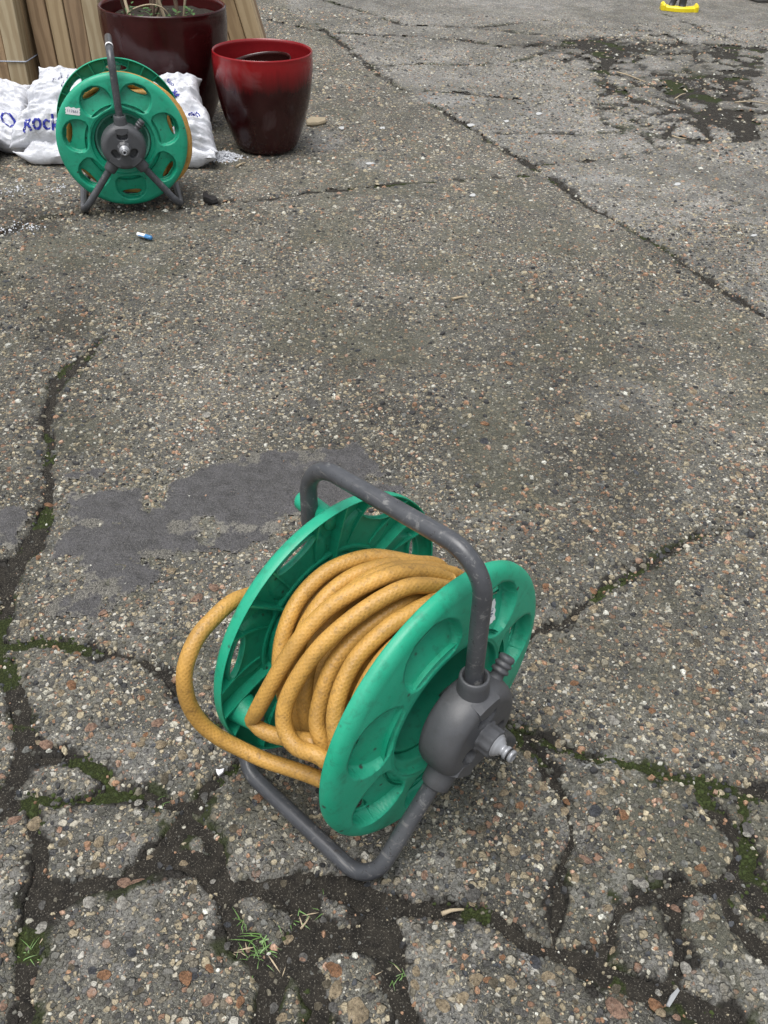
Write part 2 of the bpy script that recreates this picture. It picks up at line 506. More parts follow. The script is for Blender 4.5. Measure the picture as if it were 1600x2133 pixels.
def mat_pot(name, red, dark, top, split, soft):
    """glaze: red rim running down into a dark brown red body; heights in object space"""
    b = NB(name); co = b.coord('Object'); x = b.n('ShaderNodeSeparateXYZ'); b.set(x.inputs[0], co)
    n = b.noise(9, 5, 0.65, co); drip = b.noise(1, 4, 0.7, b.coord('Object', (55, 55, 3.0)))
    z = b.math('ADD', x.outputs[2], b.math('MULTIPLY', b.math('SUBTRACT', drip, 0.5), soft * 1.8))
    f = b.n('ShaderNodeMapRange'); b.set(f.inputs[0], z); f.inputs[1].default_value = split - soft; f.inputs[2].default_value = split + soft
    body = b.mix(b.ramp(n, [(0.35, 0), (0.7, 1)]), dark, tuple(v * 1.6 for v in dark))
    col = b.mix(f.outputs[0], body, red)
    painted_reflection = b.ramp(b.noise(7, 4, 0.55, co, 0.7), [(0.60, 0), (0.70, 0.10)])  # pale reflections of sacks and sky, painted into the glaze colour
    col = b.mix(painted_reflection, col, (0.42, 0.36, 0.37))
    b.P(Base_Color=col, Roughness=b.ramp(n, [(0.3, 0.10), (0.7, 0.24)]), Normal=b.bump(b.noise(30, 3, 0.5, co), 0.04, 0.002))
    b.p.inputs['Coat Weight'].default_value = 0.0
    b.p.inputs['Specular IOR Level'].default_value = 0.38
    b.p.inputs['Coat Roughness'].default_value = 0.12
    return b.m

def mat_sack():
    b = NB('white_sack_plastic'); co = b.coord('Object')
    n = b.noise(6, 5, 0.6, co); n2 = b.noise(34, 5, 0.7, co, 0.8); n3 = b.noise(16, 5, 0.7, b.coord('Object', (1, 4, 1)), 1.2)
    col = b.mix(b.ramp(n, [(0.35, 0), (0.7, 1)]), (0.54, 0.555, 0.60), (0.70, 0.715, 0.765))
    col = b.mix(b.ramp(n2, [(0.26, 0.55), (0.42, 0)]), col, (0.30, 0.27, 0.23))
    b.P(Base_Color=col, Roughness=0.42, Normal=b.bump(b.math('ADD', n3, b.math('MULTIPLY', n2, 0.3)), 0.5, 0.008))
    return b.m

def mat_leaf(name, a, c):
    b = NB(name); n = b.noise(60, 3, 0.6, b.coord('Object'))
    b.P(Base_Color=b.mix(n, a, c), Roughness=0.5)
    b.p.inputs['Transmission Weight'].default_value = 0.0
    return b.m

MAT = dict(
    concrete=mat_concrete(), soil=mat_soil(), tar=mat_tar(), gravel=mat_gravel(),
    green=mat_plastic('green_plastic', (0.005, 0.310, 0.178), 0.45, 0.43, (0.02, 0.065, 0.045), (0.06, 0.40, 0.27), 0.07),
    green_old=mat_plastic('faded_green_plastic', (0.085, 0.355, 0.260), 0.85, 0.58, (0.055, 0.085, 0.06), (0.22, 0.47, 0.39), 0.12),
    grey=mat_plastic('grey_plastic', (0.060, 0.063, 0.070), 0.35, 0.46, (0.04, 0.038, 0.035), (0.125, 0.126, 0.13), 0.0),
    grey_old=mat_plastic('worn_grey_plastic', (0.17, 0.17, 0.175), 0.6, 0.55, (0.06, 0.05, 0.045), (0.25, 0.25, 0.25), 0.0),
    tube=mat_tube(), hose=mat_hose('yellow_braided_hose'),
    silver=mat_simple('grey_white_connector', (0.30, 0.31, 0.33), 0.34, 0.3, 0.25, 90, 0.1),
    rubber=mat_simple('black_rubber', (0.012, 0.012, 0.013), 0.5),
    white=mat_simple('white_paper', (0.78, 0.78, 0.80), 0.6, 0, 0.06),
    ink=mat_simple('blue_print', (0.020, 0.030, 0.30), 0.5, 0, 0.15),
    dark_ink=mat_simple('dark_blue_print', (0.04, 0.05, 0.16), 0.5, 0, 0.15),
    sack=mat_sack(),
    pot_big=mat_pot('dark_red_glaze', (0.08, 0.008, 0.008), (0.027, 0.0040, 0.0043), 0.38, 0.55, 0.05),
    pot_small=mat_pot('red_to_maroon_glaze', (0.24, 0.010, 0.013), (0.022, 0.0040, 0.0042), 0.30, 0.240, 0.034),
    pot_in=mat_simple('red_glaze_inside', (0.20, 0.010, 0.013), 0.25, 0, 0.2, 20, 0.05),
    pot_in_big=mat_simple('dark_red_glaze_inside', (0.06, 0.008, 0.008), 0.3, 0, 0.2, 20, 0.05),
    pot_nest=mat_simple('brown_black_glaze', (0.030, 0.008, 0.007), 0.25, 0, 0.3, 20, 0.08),
    compost=mat_simple('dark_compost', (0.025, 0.018, 0.013), 0.95, 0, 0.5, 120, 0.9, 0.01),
    bark=mat_simple('brown_bark', (0.12, 0.080, 0.055), 0.85, 0, 0.4, 60, 0.5),
    twig_pale=mat_simple('pale_dry_twig', (0.38, 0.31, 0.21), 0.8, 0, 0.3, 90, 0.4),
    leaf=mat_leaf('small_green_leaf', (0.03, 0.09, 0.025), (0.08, 0.16, 0.05)),
    grass=mat_leaf('grass_blade', (0.07, 0.16, 0.035), (0.17, 0.29, 0.09)),
    leaf_dark=mat_leaf('dark_green_leaf', (0.012, 0.035, 0.012), (0.03, 0.07, 0.025)),
    yellow=mat_simple('yellow_plastic', (0.78, 0.62, 0.012), 0.45, 0, 0.15, 60, 0.1),
    dark_steel=mat_simple('dark_painted_tube', (0.030, 0.031, 0.036), 0.45, 0, 0.3, 60, 0.1),
    salt=mat_simple('white_rock_salt', (0.58, 0.60, 0.64), 0.35, 0, 0.12, 300, 0.3),
    tanstone=mat_simple('tan_flat_stone', (0.30, 0.25, 0.17), 0.8, 0, 0.3, 70, 0.6, 0.003),
    blackrag=mat_simple('black_debris', (0.012, 0.011, 0.011), 0.7, 0, 0.4, 90, 0.5),
    blue=mat_simple('blue_plastic', (0.05, 0.19, 0.40), 0.35),
    flake=mat_simple('dull_white_flake', (0.42, 0.43, 0.43), 0.7, 0, 0.3, 200, 0.3),
    slate=mat_simple('pale_slate', (0.27, 0.28, 0.29), 0.6, 0, 0.2, 60, 0.3),
    concrete_block=mat_simple('grey_weathered_block', (0.17, 0.165, 0.155), 0.9, 0, 0.35, 40, 0.8, 0.004),
    string=mat_simple('grey_blue_strap', (0.33, 0.37, 0.45), 0.5),
    back=mat_simple('black_timber_shadow_gap', (0.02, 0.017, 0.014), 0.9),
)

exec_ground = True
# ------------------------------------------------------------------ the ground: joints and cracks traced on the concrete
# each: list of (x, y, full width) in photograph pixels
CRACKS = [
 [(0,1342,34),(60,1335,30),(130,1340,26),(200,1360,16),(260,1362,10),(310,1384,16),(345,1405,14),(380,1440,12),(400,1475,14),(450,1510,14)],
 [(-40,1330,40),(10,1390,46),(32,1440,44),(46,1500,50),(50,1560,52),(38,1610,46),(15,1650,40),(-40,1680,40)],
 [(50,1575,30),(95,1580,24),(140,1578,22),(195,1598,20),(225,1620,24),(240,1650,30)],
 [(-20,1700,40),(60,1668,40),(130,1668,30),(200,1655,30),(240,1650,34),(300,1655,26),(360,1678,30),(415,1672,40),(440,1640,26),(470,1605,16),(520,1590,14)],
 [(60,1670,36),(78,1760,30),(82,1830,38),(70,1900,50),(60,1960,44),(52,2030,50),(40,2150,56)],
 [(82,1850,50),(120,1868,46),(170,1850,44),(215,1838,38),(255,1832,34),(300,1800,44),(345,1768,40),(372,1730,34),(392,1685,30)],
 [(300,1800,40),(380,1790,44),(425,1800,30),(445,1832,30),(475,1845,44),(520,1840,30)],
 [(385,1700,22),(430,1740,26),(450,1790,24),(460,1825,34)],
 [(470,1845,40),(486,1900,46),(500,1950,56),(540,1985,66),(575,2030,74),(560,2090,54),(540,2150,60)],
 [(500,1850,40),(570,1848,50),(630,1870,60),(640,1930,54),(610,1985,64),(650,2030,60),(670,2100,54),(650,2150,80)],
 [(560,1835,30),(640,1832,34),(700,1842,44),(760,1866,46),(830,1884,50),(900,1892,38),(960,1898,30),(1010,1905,30),(1055,1925,30),(1095,1962,28),(1150,1985,34),(1225,2008,44),(1300,2040,40),(1360,2078,36),(1400,2055,34),(1415,1985,26),(1400,1905,24),(1366,1856,26)],
 [(640,1930,50),(700,1945,40),(770,1950,50),(800,1900,50)],
 [(660,1985,40),(720,1965,22),(790,1975,30),(820,2000,40)],
 [(1160,1985,16),(1160,1922,24),(1155,1875,20),(1174,1825,12),(1186,1750,12),(1185,1690,14),(1160,1640,18),(1125,1595,18),(1098,1550,20),(1075,1525,20),(1040,1490,14)],
 [(1075,1525,24),(1150,1550,24),(1215,1572,18),(1300,1588,18),(1375,1610,22),(1450,1630,28),(1525,1645,32),(1640,1655,36),(1850,1640,34),(2200,1690,30)],
 [(1450,1635,20),(1500,1700,34),(1532,1728,30),(1560,1765,40),(1542,1815,44),(1500,1842,36),(1425,1850,30),(1365,1858,30),(1300,1878,20),(1278,1945,20),(1250,2008,22)],
 [(1545,1650,22),(1555,1700,26),(1560,1765,40)],
 [(1545,1815,40),(1590,1880,60),(1650,1910,70),(1800,1925,50),(2000,1990,40)],
 [(1500,1842,20),(1540,1930,24),(1580,1970,40),(1640,1990,40)],
 [(1400,2060,30),(1440,2090,60),(1500,2110,60),(1560,2150,60)],
 [(800,1880,50),(812,1945,44),(822,2010,50),(838,2070,50),(848,2150,54)],
 [(1085,1330,6),(1125,1312,10),(1170,1294,14),(1250,1230,14),(1300,1204,12),(1342,1174,12),(1400,1145,12),(1445,1120,10),(1490,1104,6),(1540,1090,3)],
 [(215,700,5),(190,725,12),(165,752,26),(122,786,28),(106,825,24),(100,875,22),(100,925,28),(101,1000,32),(92,1075,44),(72,1130,48),(36,1165,50),(18,1226,44),(-40,1240,50)],
 [(0,1180,40),(20,1260,30),(-10,1330,40)],
 [(-80,505,12),(0,486,10),(70,458,10),(140,446,9),(240,440,6),(375,431,6),(440,424,7),(540,413,8),(640,400,7),(760,388,7),(880,378,7),(1000,370,6),(1125,363,5)],
 [(660,50,6),(688,72,8),(772,138,7),(820,174,7),(898,216,6),(976,264,9),(1030,300,7),(1102,342,9),(1162,378,10),(1228,429,9),(1318,480,9),(1408,534,9),(1480,588,9),(1564,639,11),(1700,725,12),(1950,880,13),(2300,1100,14)],
 [(560,40,3),(664,63,5),(760,72,7),(880,77,8),(976,84,9),(1060,99,10),(1120,93,8),(1210,90,6),(1330,96,5),(1420,90,5)],
 [(676,0,4),(760,24,4),(838,51,4),(988,57,4),(1138,42,4)],
 [(988,57,3),(1100,70,4),(1250,78,4),(1420,72,4)],
 [(772,135,3),(870,133,3),(1000,135,3),(1072,129,3),(1130,112,4)],
 [(868,186,4),(958,192,6),(1036,201,5),(1080,205,2)],
 [(1120,93,6),(1168,102,6),(1216,120,12),(1246,138,10),(1252,162,9),(1300,192,10),(1320,212,10),(1390,222,7),(1480,246,8),(1620,230,7)],
 [(1168,217,4),(1288,215,5),(1320,212,6)],
 [(1024,276,4),(1150,279,6),(1270,276,6),(1360,258,5),(1440,245,5)],
 [(1108,342,8),(1180,336,7),(1270,329,5),(1330,321,4),(1378,309,4),(1450,294,4),(1510,288,5),(1620,262,5)],
 [(1288,252,3),(1348,288,4),(1372,310,4)],
 [(1390,30,3),(1412,39,3),(1450,54,4),(1469,65,5),(1506,76,4),(1544,87,4),(1660,118,5)],
 [(1300,62,3),(1375,66,4),(1427,90,5),(1450,99,5),(1487,103,4),(1562,100,4),(1620,106,4),(1800,130,4)],
]
_seg = []
for line in CRACKS:
    for (x0, y0, w0), (x1, y1, w1) in zip(line[:-1], line[1:]):
        a = G(x0, y0)[:2]; c = G(x1, y1)[:2]
        def hw(x, y, w, dx, dy):
            m = mpp(x, y)
            dep = abs(ray(x, y)[2])
            L = math.hypot(dx, dy) + 1e-9
            k = abs(dy) / L + abs(dx) / L / dep      # a crack across the view is foreshortened
            return 0.5 * w * m * min(k, 2.4) * (0.70 if y > 1500 else 0.66 if y > 1250 else 0.52)
        _seg.append((a[0], a[1], c[0], c[1], hw(x0, y0, w0, x1 - x0, y1 - y0), hw(x1, y1, w1, x1 - x0, y1 - y0)))

_poly_broken = np.array([G(x, y)[:2] for x, y in [(980,84),(1250,66),(1640,90),(1640,312),(1470,318),(1330,305),(1200,262),(1180,150)]])
_seeds = RNG.uniform([0.6, 2.9], [3.0, 5.6], (300, 2))

def poly_sd(px, py, poly):
    """signed distance to a polygon, negative inside"""
    d = np.full(px.shape, 1e9); inside = np.zeros(px.shape, bool)
    n = len(poly)
    for i in range(n):
        ax, ay = poly[i]; bx, by = poly[(i + 1) % n]
        ex, ey = bx - ax, by - ay
        t = np.clip(((px - ax) * ex + (py - ay) * ey) / (ex * ex + ey * ey), 0, 1)
        d = np.minimum(d, (px - ax - t * ex) ** 2 + (py - ay - t * ey) ** 2)
        c = (ay > py) != (by > py)
        inside ^= c & (px < ex * (py - ay) / (ey if ey != 0 else 1e-12) + ax)
    d = np.sqrt(d)
    return np.where(inside, -d, d)

def crack_field(x, y):
    """distance in metres to the edge of the nearest crack, negative inside it"""
    k = 1 + 0.8 * np.clip(y - 1.5, 0, 4)
    wx = x + k * (0.0075 * fbm(x / 0.045, y / 0.045, 3, 4, 0.6)); wy = y + k * (0.0075 * fbm(x / 0.045, y / 0.045, 51, 4, 0.6))
    wx = wx + 0.0035 * fbm(x / 0.011, y / 0.011, 103, 2); wy = wy + 0.0035 * fbm(x / 0.011, y / 0.011, 107, 2)
    s = np.full(x.shape, 0.15)
    rad = 0.15
    for ax, ay, bx, by, h0, h1 in _seg:
        hm = max(h0, h1) + rad
        m = (wx > min(ax, bx) - hm) & (wx < max(ax, bx) + hm) & (wy > min(ay, by) - hm) & (wy < max(ay, by) + hm)
        if not m.any(): continue
        px, py = wx[m], wy[m]
        ex, ey = bx - ax, by - ay
        t = np.clip(((px - ax) * ex + (py - ay) * ey) / (ex * ex + ey * ey + 1e-12), 0, 1)
        d = np.hypot(px - ax - t * ex, py - ay - t * ey) - (h0 + (h1 - h0) * t)
        s[m] = np.minimum(s[m], d)
    # the broken up corner
    m = (y > 2.7) & (y < 5.8) & (x > 0.4)
    if m.any():
        px, py = wx[m], wy[m]
        reg = sstep(0.10, -0.15, poly_sd(px, py, _poly_broken))
        f1 = np.full(px.shape, 1e9); f2 = np.full(px.shape, 1e9)
        for qx, qy in _seeds:
            d = np.hypot(px - qx, (py - qy) * 0.8)
            f2 = np.minimum(f2, np.maximum(d, f1)); f1 = np.minimum(f1, d)
        e = (f2 - f1) / 2 - 0.017 * (vnoise(px * 3, py * 3, 5) * 1.5) + (1 - reg) * 0.2
        s[m] = np.minimum(s[m], e)
    return s + k * (0.0055 * fbm(x / 0.06, y / 0.06, 113, 3) + 0.0010)

def slab_z(x, y, s):
    z = 0.0011 * fbm(x / 0.03, y / 0.03, 9, 4, 0.6) + 0.002 * fbm(x / 0.35, y / 0.35, 12, 2)
    crumb = sstep(0.030, 0.0, s) * (0.5 + 0.5 * fbm(x / 0.012, y / 0.012, 21, 3))
    return z - 0.004 * crumb - 0.016 * sstep(0.004, -0.006, s)

def soil_z(x, y):
    return -0.0064 + 0.0034 * fbm(x / 0.05, y / 0.05, 31, 4, 0.6)

def moss_at(x, y):
    return sstep(0.10, 0.26, fbm(x / 0.12, y / 0.12, 401, 4, 0.6) + 0.02 - 0.10 * sstep(1.8, 2.6, y))

def z7(x, y): return G(x / 1.86, 850 + y / 1.86)[:2]
TAR = [
 [(640,300),(760,250),(900,195),(1050,165),(1200,155),(1380,140),(1440,180),(1485,225),(1470,262),(1400,262),(1440,290),(1570,300),(1560,330),(1400,370),(1300,390),(1130,430),(1120,470),(1000,530),(900,560),(800,560),(700,555),(640,580),(550,600),(640,640),(600,700),(450,735),(400,790),(300,800),(160,800),(200,750),(280,715),(340,680),(335,610),(310,570),(240,590),(195,580),(195,540),(230,480),(285,440),(240,370),(230,335),(420,330),(530,320),(560,400),(625,385)],
 [(-60,400),(110,378),(124,440),(60,540),(-60,552)],
 [(250,245),(405,240),(400,282),(255,286)],
]
TARW = [np.array([z7(*p) for p in poly]) for poly in TAR]
TAR_HOLE = z7(810, 482)
def tar_field(x, y, k):
    wx = x + 0.016 * fbm(x / 0.05, y / 0.05, 71, 5, 0.65); wy = y + 0.016 * fbm(x / 0.05, y / 0.05, 77, 5, 0.65)
    d = poly_sd(wx, wy, TARW[k])
    d = np.maximum(d, 0.021 - np.hypot(wx - TAR_HOLE[0], (wy - TAR_HOLE[1]) * 0.8))
    return d + 0.020 * fbm(x / 0.030, y / 0.030, 91, 5, 0.68) + 0.010 * fbm(x / 0.010, y / 0.010, 95, 3, 0.6)

# grid that is finer near the viewer's feet
Y0, Y1 = 0.02, 8.2
rows = [Y0]
while rows[-1] < Y1: rows.append(rows[-1] + 0.0021 + 0.0030 * rows[-1])
rows = np.array(rows); NR = len(rows); NC = 600
half = 0.44 + 0.46 * rows
u = np.linspace(-1, 1, NC)
GX = half[:, None] * u[None]; GY = np.repeat(rows[:, None], NC, 1)
fx, fy = GX.ravel(), GY.ravel()
fs = crack_field(fx, fy)
fz = slab_z(fx, fy, fs)
def blob(x, y, pts):
    out = np.zeros(x.shape)
    for px, py, rx, ry in pts:
        c = G(px, py); mx = rx * mpp(px, py); my = ry * mpp(px, py) / abs(ray(px, py)[2])
        q = np.hypot((x - c[0]) / mx, (y - c[1]) / my)
        out = np.maximum(out, sstep(1.15, 0.35, q + 0.35 * fbm(x / 0.12, y / 0.12, 41, 4, 0.6)))
    return out
_diag = np.array([G(x, y)[:2] for x, y in [(600,20),(688,72),(772,138),(898,216),(976,264),(1102,342),(1228,429),(1408,534),(1564,639),(1760,765),(2400,700),(2600,-200),(600,-200)]])
tone = sstep(0.02, -0.02, poly_sd(fx, fy, _diag)) * (0.75 + 0.35 * fbm(fx / 0.5, fy / 0.5, 61, 3))
tone = np.maximum(tone, 0.55 * blob(fx, fy, [(1290,820,130,70),(1000,1080,120,50)]))
stain = blob(fx, fy, [(670,292,55,26),(765,342,40,14),(940,208,90,14),(1440,78,45,9),(1260,372,120,10),(1235,1590,40,14),(1105,1990,25,40)])
damp = 0.95 * blob(fx, fy, [(40,455,150,40),(120,690,70,60),(250,445,190,20)]) + 0.55 * blob(fx, fy, [(1450,190,230,60),(1250,95,330,20)]) + 0.35 * blob(fx, fy, [(700,1830,260,60),(560,1650,160,40),(1000,1650,160,70),(100,600,200,80)])  # weak blobs under and beside the near reel paint its soft shadow
damp = np.clip(damp, 0, 1)

ATTR = dict(tone=tone, stain=stain, damp=damp)
ATTR['weather'] = np.clip(0.5 + 0.85 * fbm(fx / 0.38, fy / 0.38, 201, 5, 0.65) + 0.15 * np.clip(fy - 1.4, 0, 2), 0, 1)
ATTR['mottle'] = sstep(-0.30, 0.32, fbm(fx / 0.07, fy / 0.07, 207, 5, 0.62))
ATTR['olive'] = 0.42 * sstep(0.02, 0.35, fbm(fx / 0.20, fy / 0.20, 211, 5, 0.62)) * (1 - 0.8 * np.clip(tone, 0, 1))
ATTR['lichen'] = (0.08 + 0.30 * sstep(1.15, 0.75, fy)) * sstep(0.20, 0.36, fbm(fx / 0.085, fy / 0.085, 217, 5, 0.72) + 0.10 * sstep(0.05, 0.01, fs) * (fy < 1.3))
_dn = fs + 0.030 * fbm(fx / 0.040, fy / 0.040, 221, 5, 0.65)
_far = 1 + 0.5 * np.clip(fy - 1.5, 0, 4)
ATTR['dirt'] = np.clip(0.88 * sstep(0.007 * _far, 0.0, _dn) + 0.16 * sstep(0.045, 0.005, _dn) * (fy < 1.6), 0, 1)
ATTR['mossy'] = sstep(0.05, 0.25, fbm(fx / 0.12, fy / 0.12, 227, 4, 0.6))

ok = fs > -0.0075
cell = grid_faces(NR, NC)
okv = ok[cell]
cell_ok = okv.all(1).reshape(NR - 1, NC - 1)
# connected pieces of concrete (run based labelling)
core = ((fs > 0.0)[cell].all(1)).reshape(NR - 1, NC - 1)
par = []
def find(a):
    while par[a] != a:
        par[a] = par[par[a]]; a = par[a]
    return a
lab = np.full(core.shape, -1, np.int64)
prev = []
for r in range(core.shape[0]):
    row = core[r]; dd = np.diff(np.r_[0, row.astype(np.int8), 0])
    st = np.nonzero(dd == 1)[0]; en = np.nonzero(dd == -1)[0]
    cur = []
    j = 0
    for a, e in zip(st, en):
        i = len(par); par.append(i); cur.append((a, e, i))
        lab[r, a:e] = i
        for (pa, pe, pi) in prev:
            if pa < e and pe > a:
                ra, rb = find(i), find(pi)
                if ra != rb: par[ra] = rb
    prev = cur
root = np.array([find(i) for i in range(len(par))])
lab = np.where(lab >= 0, root[np.clip(lab, 0, None)], -1)
# grow the labels outward over the sloping edge cells
for it in range(14):
    need = (lab < 0) & cell_ok
    if not need.any(): break
    for sh, ax in ((1, 0), (-1, 0), (1, 1), (-1, 1)):
        q = np.roll(lab, sh, ax)
        if ax == 0: q[0 if sh == 1 else -1] = -1
        else: q[:, 0 if sh == 1 else -1] = -1
        t = need & (lab < 0) & (q >= 0)
        lab[t] = q[t]
ids, counts = np.unique(lab[lab >= 0], return_counts=True)

# outer sheet that carries the yard on to the horizon
hn, hf = float(half[0]), float(half[-1]); yn, yf = float(rows[0]), float(rows[-1])
B = 90.0
gv = [(-B, yn, 0), (-hn, yn, 0), (-hf, yf, 0), (-B, yf, 0), (B, yn, 0), (hn, yn, 0), (hf, yf, 0), (B, yf, 0), (-B, B, 0), (B, B, 0), (-B, -B, 0), (B, -B, 0)]
ground = link('ground', py_mesh('ground', gv, [(0, 1, 2, 3), (5, 4, 7, 6), (3, 2, 6, 7, 9, 8), (10, 11, 4, 5, 1, 0)], False), mat=MAT['concrete'])
for _k in ATTR: add_attr(ground.data, _k, np.full(12, {'tone': 0.3, 'weather': 0.5, 'mottle': 0.5}.get(_k, 0.0)))
tag(ground, kind='structure')

sub = 2
sx_, sy_ = GX[::sub, ::sub], GY[::sub, ::sub]
soil = link('soil', np_mesh('soil', np.stack([sx_, sy_, soil_z(sx_, sy_)], -1).reshape(-1, 3), grid_faces(*sx_.shape)), mat=MAT['soil'])
add_attr(soil.data, 'moss', moss_at(sx_.ravel(), sy_.ravel()))
tag(soil, kind='structure')

flat_lab = lab.ravel()
order = np.argsort(flat_lab, kind='stable')
sl = flat_lab[order]
V3 = np.stack([fx, fy, fz], -1)
for i, n in sorted(zip(ids, counts), key=lambda t: -t[1]):
    if n < 60: continue
    a, e = np.searchsorted(sl, i, 'left'), np.searchsorted(sl, i, 'right')
    F = cell[order[a:e]]
    used, inv = np.unique(F, return_inverse=True)
    me = np_mesh('concrete_slab', V3[used], inv.reshape(F.shape))
    for _k, _a in ATTR.items(): add_attr(me, _k, _a[used])
    link('concrete_slab', me, ground, MAT['concrete'])

# bitumen skins left on the concrete
TARMASK = np.full(fx.shape, 1.0)
for k in range(len(TAR)):
    bb = TARW[k]
    m = (fx > bb[:, 0].min() - .08) & (fx < bb[:, 0].max() + .08) & (fy > bb[:, 1].min() - .08) & (fy < bb[:, 1].max() + .08)
    d = np.full(fx.shape, 1.0); d[m] = tar_field(fx[m], fy[m], k)
    d = np.maximum(d, -fs + 0.002)
    TARMASK = np.minimum(TARMASK, d)
    F = cell[(d < 0.004)[cell].all(1)]
    used, inv = np.unique(F, return_inverse=True)
    x, y = fx[used], fy[used]
    z = fz[used] * 0.6 + 0.0028 * sstep(0.003, -0.002, d[used]) - 0.0022 * sstep(-0.002, 0.004, d[used]) \
        + 0.0016 * fbm(x / 0.02, y / 0.02, 83, 4, 0.6) - 0.003 * sstep(0.035, 0.0, np.abs(fbm(x / 0.09, y / 0.09, 87, 3, 0.5)))
    me = np_mesh('bitumen_patch', np.stack([x, y, z], -1), inv.reshape(F.shape))
    add_attr(me, 'worn', np.clip(sstep(-0.014, 0.0, d[used]) * 0.6 + 0.7 * sstep(0.14, 0.45, fbm(x / 0.07, y / 0.07, 97, 4, 0.6)), 0, 1)); add_attr(me, 'mottle', ATTR['mottle'][used])
    link('bitumen_patch', me, ground, MAT['tar'])

# ---- stones set in the concrete
PAL = np.array([(0.095, 0.090, 0.077), (0.17, 0.15, 0.115), (0.030, 0.030, 0.033), (0.36, 0.30, 0.21), (0.125, 0.123, 0.116), (0.30, 0.17, 0.105), (0.42, 0.39, 0.33), (0.40, 0.25, 0.18), (0.050, 0.054, 0.064), (0.56, 0.54, 0.49)])
PALW = np.array([.22, .15, .13, .14, .13, .065, .065, .045, .045, .025]); PALW = PALW / PALW.sum()

def scatter(n, ymin, ymax, spread):
    """random ground points between two distances, over a little more than the view"""
    y = RNG.uniform(ymin, ymax, n * 2); hwid = (0.30 + 0.36 * y)
    keep = RNG.uniform(0, hwid.max(), n * 2) < hwid
    y = y[keep][:n]
    return RNG.uniform(-1, 1, len(y)) * (0.30 + 0.36 * y) * spread, y

def gravel(name, x, y, size, K, low=False):
    n = len(x)
    s = crack_field(x, y)
    tm = np.full(n, 1.0)
    for k in range(len(TAR)):
        bb = TARW[k]
        m = (x > bb[:, 0].min() - .08) & (x < bb[:, 0].max() + .08) & (y > bb[:, 1].min() - .08) & (y < bb[:, 1].max() + .08)
        if m.any(): tm[m] = np.minimum(tm[m], tar_field(x[m], y[m], k))
    patch = 0.62 + 0.9 * fbm(x / 0.22, y / 0.22, 301, 4, 0.6)
    size = size * (0.80 + 0.45 * vnoise(x / 0.35, y / 0.35, 303))
    keep = (RNG.uniform(size=n) < patch) & ((tm > size * 0.4) | (RNG.uniform(size=n) < 0.06 + 0.5 * sstep(-0.022, 0.0, tm))) & ((s > -0.001) | (RNG.uniform(size=n) < 0.28))
    x, y, size, s = x[keep], y[keep], size[keep], s[keep]
    n = len(x)
    zb = np.maximum(slab_z(x, y, s), soil_z(x, y))
    ang0 = RNG.uniform(0, 2 * np.pi, n)
    asp = RNG.uniform(0.55, 0.95, n)
    th = np.linspace(0, 2 * np.pi, K, endpoint=False)[None] + RNG.uniform(-0.3, 0.3, (n, K))
    rr = RNG.uniform(0.72, 1.12, (n, K))
    lx = size[:, None] * rr * np.cos(th); ly = size[:, None] * rr * asp[:, None] * np.sin(th)
    ca, sa = np.cos(ang0)[:, None], np.sin(ang0)[:, None]
    hx, hy = lx * ca - ly * sa, lx * sa + ly * ca
    hgt = size * RNG.uniform(0.15, 0.60, n)
    tx, ty = RNG.normal(0, 0.16, n), RNG.normal(0, 0.16, n)
    def ring(f, zoff):
        X_ = x[:, None] + hx * f; Y_ = y[:, None] + hy * f
        return np.stack([X_, Y_, zb[:, None] + zoff + tx[:, None] * hx * f + ty[:, None] * hy * f], -1)
    base = ring(1.0, -0.0012 * np.ones((n, 1)))
    if low:
        top = np.stack([x, y, zb + hgt], -1)[:, None]
        V = np.concatenate([base, top], 1); k1 = K + 1
        i = np.arange(K); f = np.stack([i, (i + 1) % K, np.full(K, K)], -1)
    else:
        fr = RNG.uniform(0.45, 0.78, (n, 1))
        mid = ring(fr, hgt[:, None] * RNG.uniform(0.7, 1.1, (n, K)))
        V = np.concatenate([base, mid], 1); k1 = 2 * K
        i = np.arange(K); j = (i + 1) % K
        side = np.stack([i, j, j + K, i + K], -1)
        f = None
    C = PAL[RNG.choice(len(PAL), n, p=PALW)] * RNG.uniform(0.7, 1.2, (n, 1)) * np.array([1.06, 1.12, 1.13])
    Cv = np.repeat(C, k1, 0)
    off = (np.arange(n) * k1)[:, None, None]
    if low:
        me = np_mesh(name, V.reshape(-1, 3), (f[None] + off).reshape(-1, 3), True)
    else:
        tris = []
        q = np.concatenate([np.stack([i, j, j + K], -1), np.stack([i, j + K, i + K], -1), np.stack([np.full(K - 2, K), K + 1 + np.arange(K - 2), K + 2 + np.arange(K - 2)], -1)], 0)
        me = np_mesh(name, V.reshape(-1, 3), (q[None] + off).reshape(-1, 3), False)
    add_col(me, 'Col', Cv)
    o = link(name, me, ground, MAT['gravel'])
    tag(o, kind='stuff')
    return o

x1, y1 = scatter(24000, 0.25, 1.25, 1.05)
gravel('gravel', x1, y1, np.clip(RNG.lognormal(math.log(0.0026), 0.45, len(x1)), 0.0009, 0.0060), 6)
x2, y2 = scatter(40000, 1.15, 2.6, 1.05)
gravel('gravel', x2, y2, np.clip(RNG.lognormal(math.log(0.0037), 0.38, len(x2)), 0.0016, 0.0090), 5)
x3, y3 = scatter(46000, 2.5, 5.6, 1.03)
gravel('gravel', x3, y3, np.clip(RNG.lognormal(math.log(0.0068), 0.35, len(x3)), 0.0025, 0.012), 5, True)

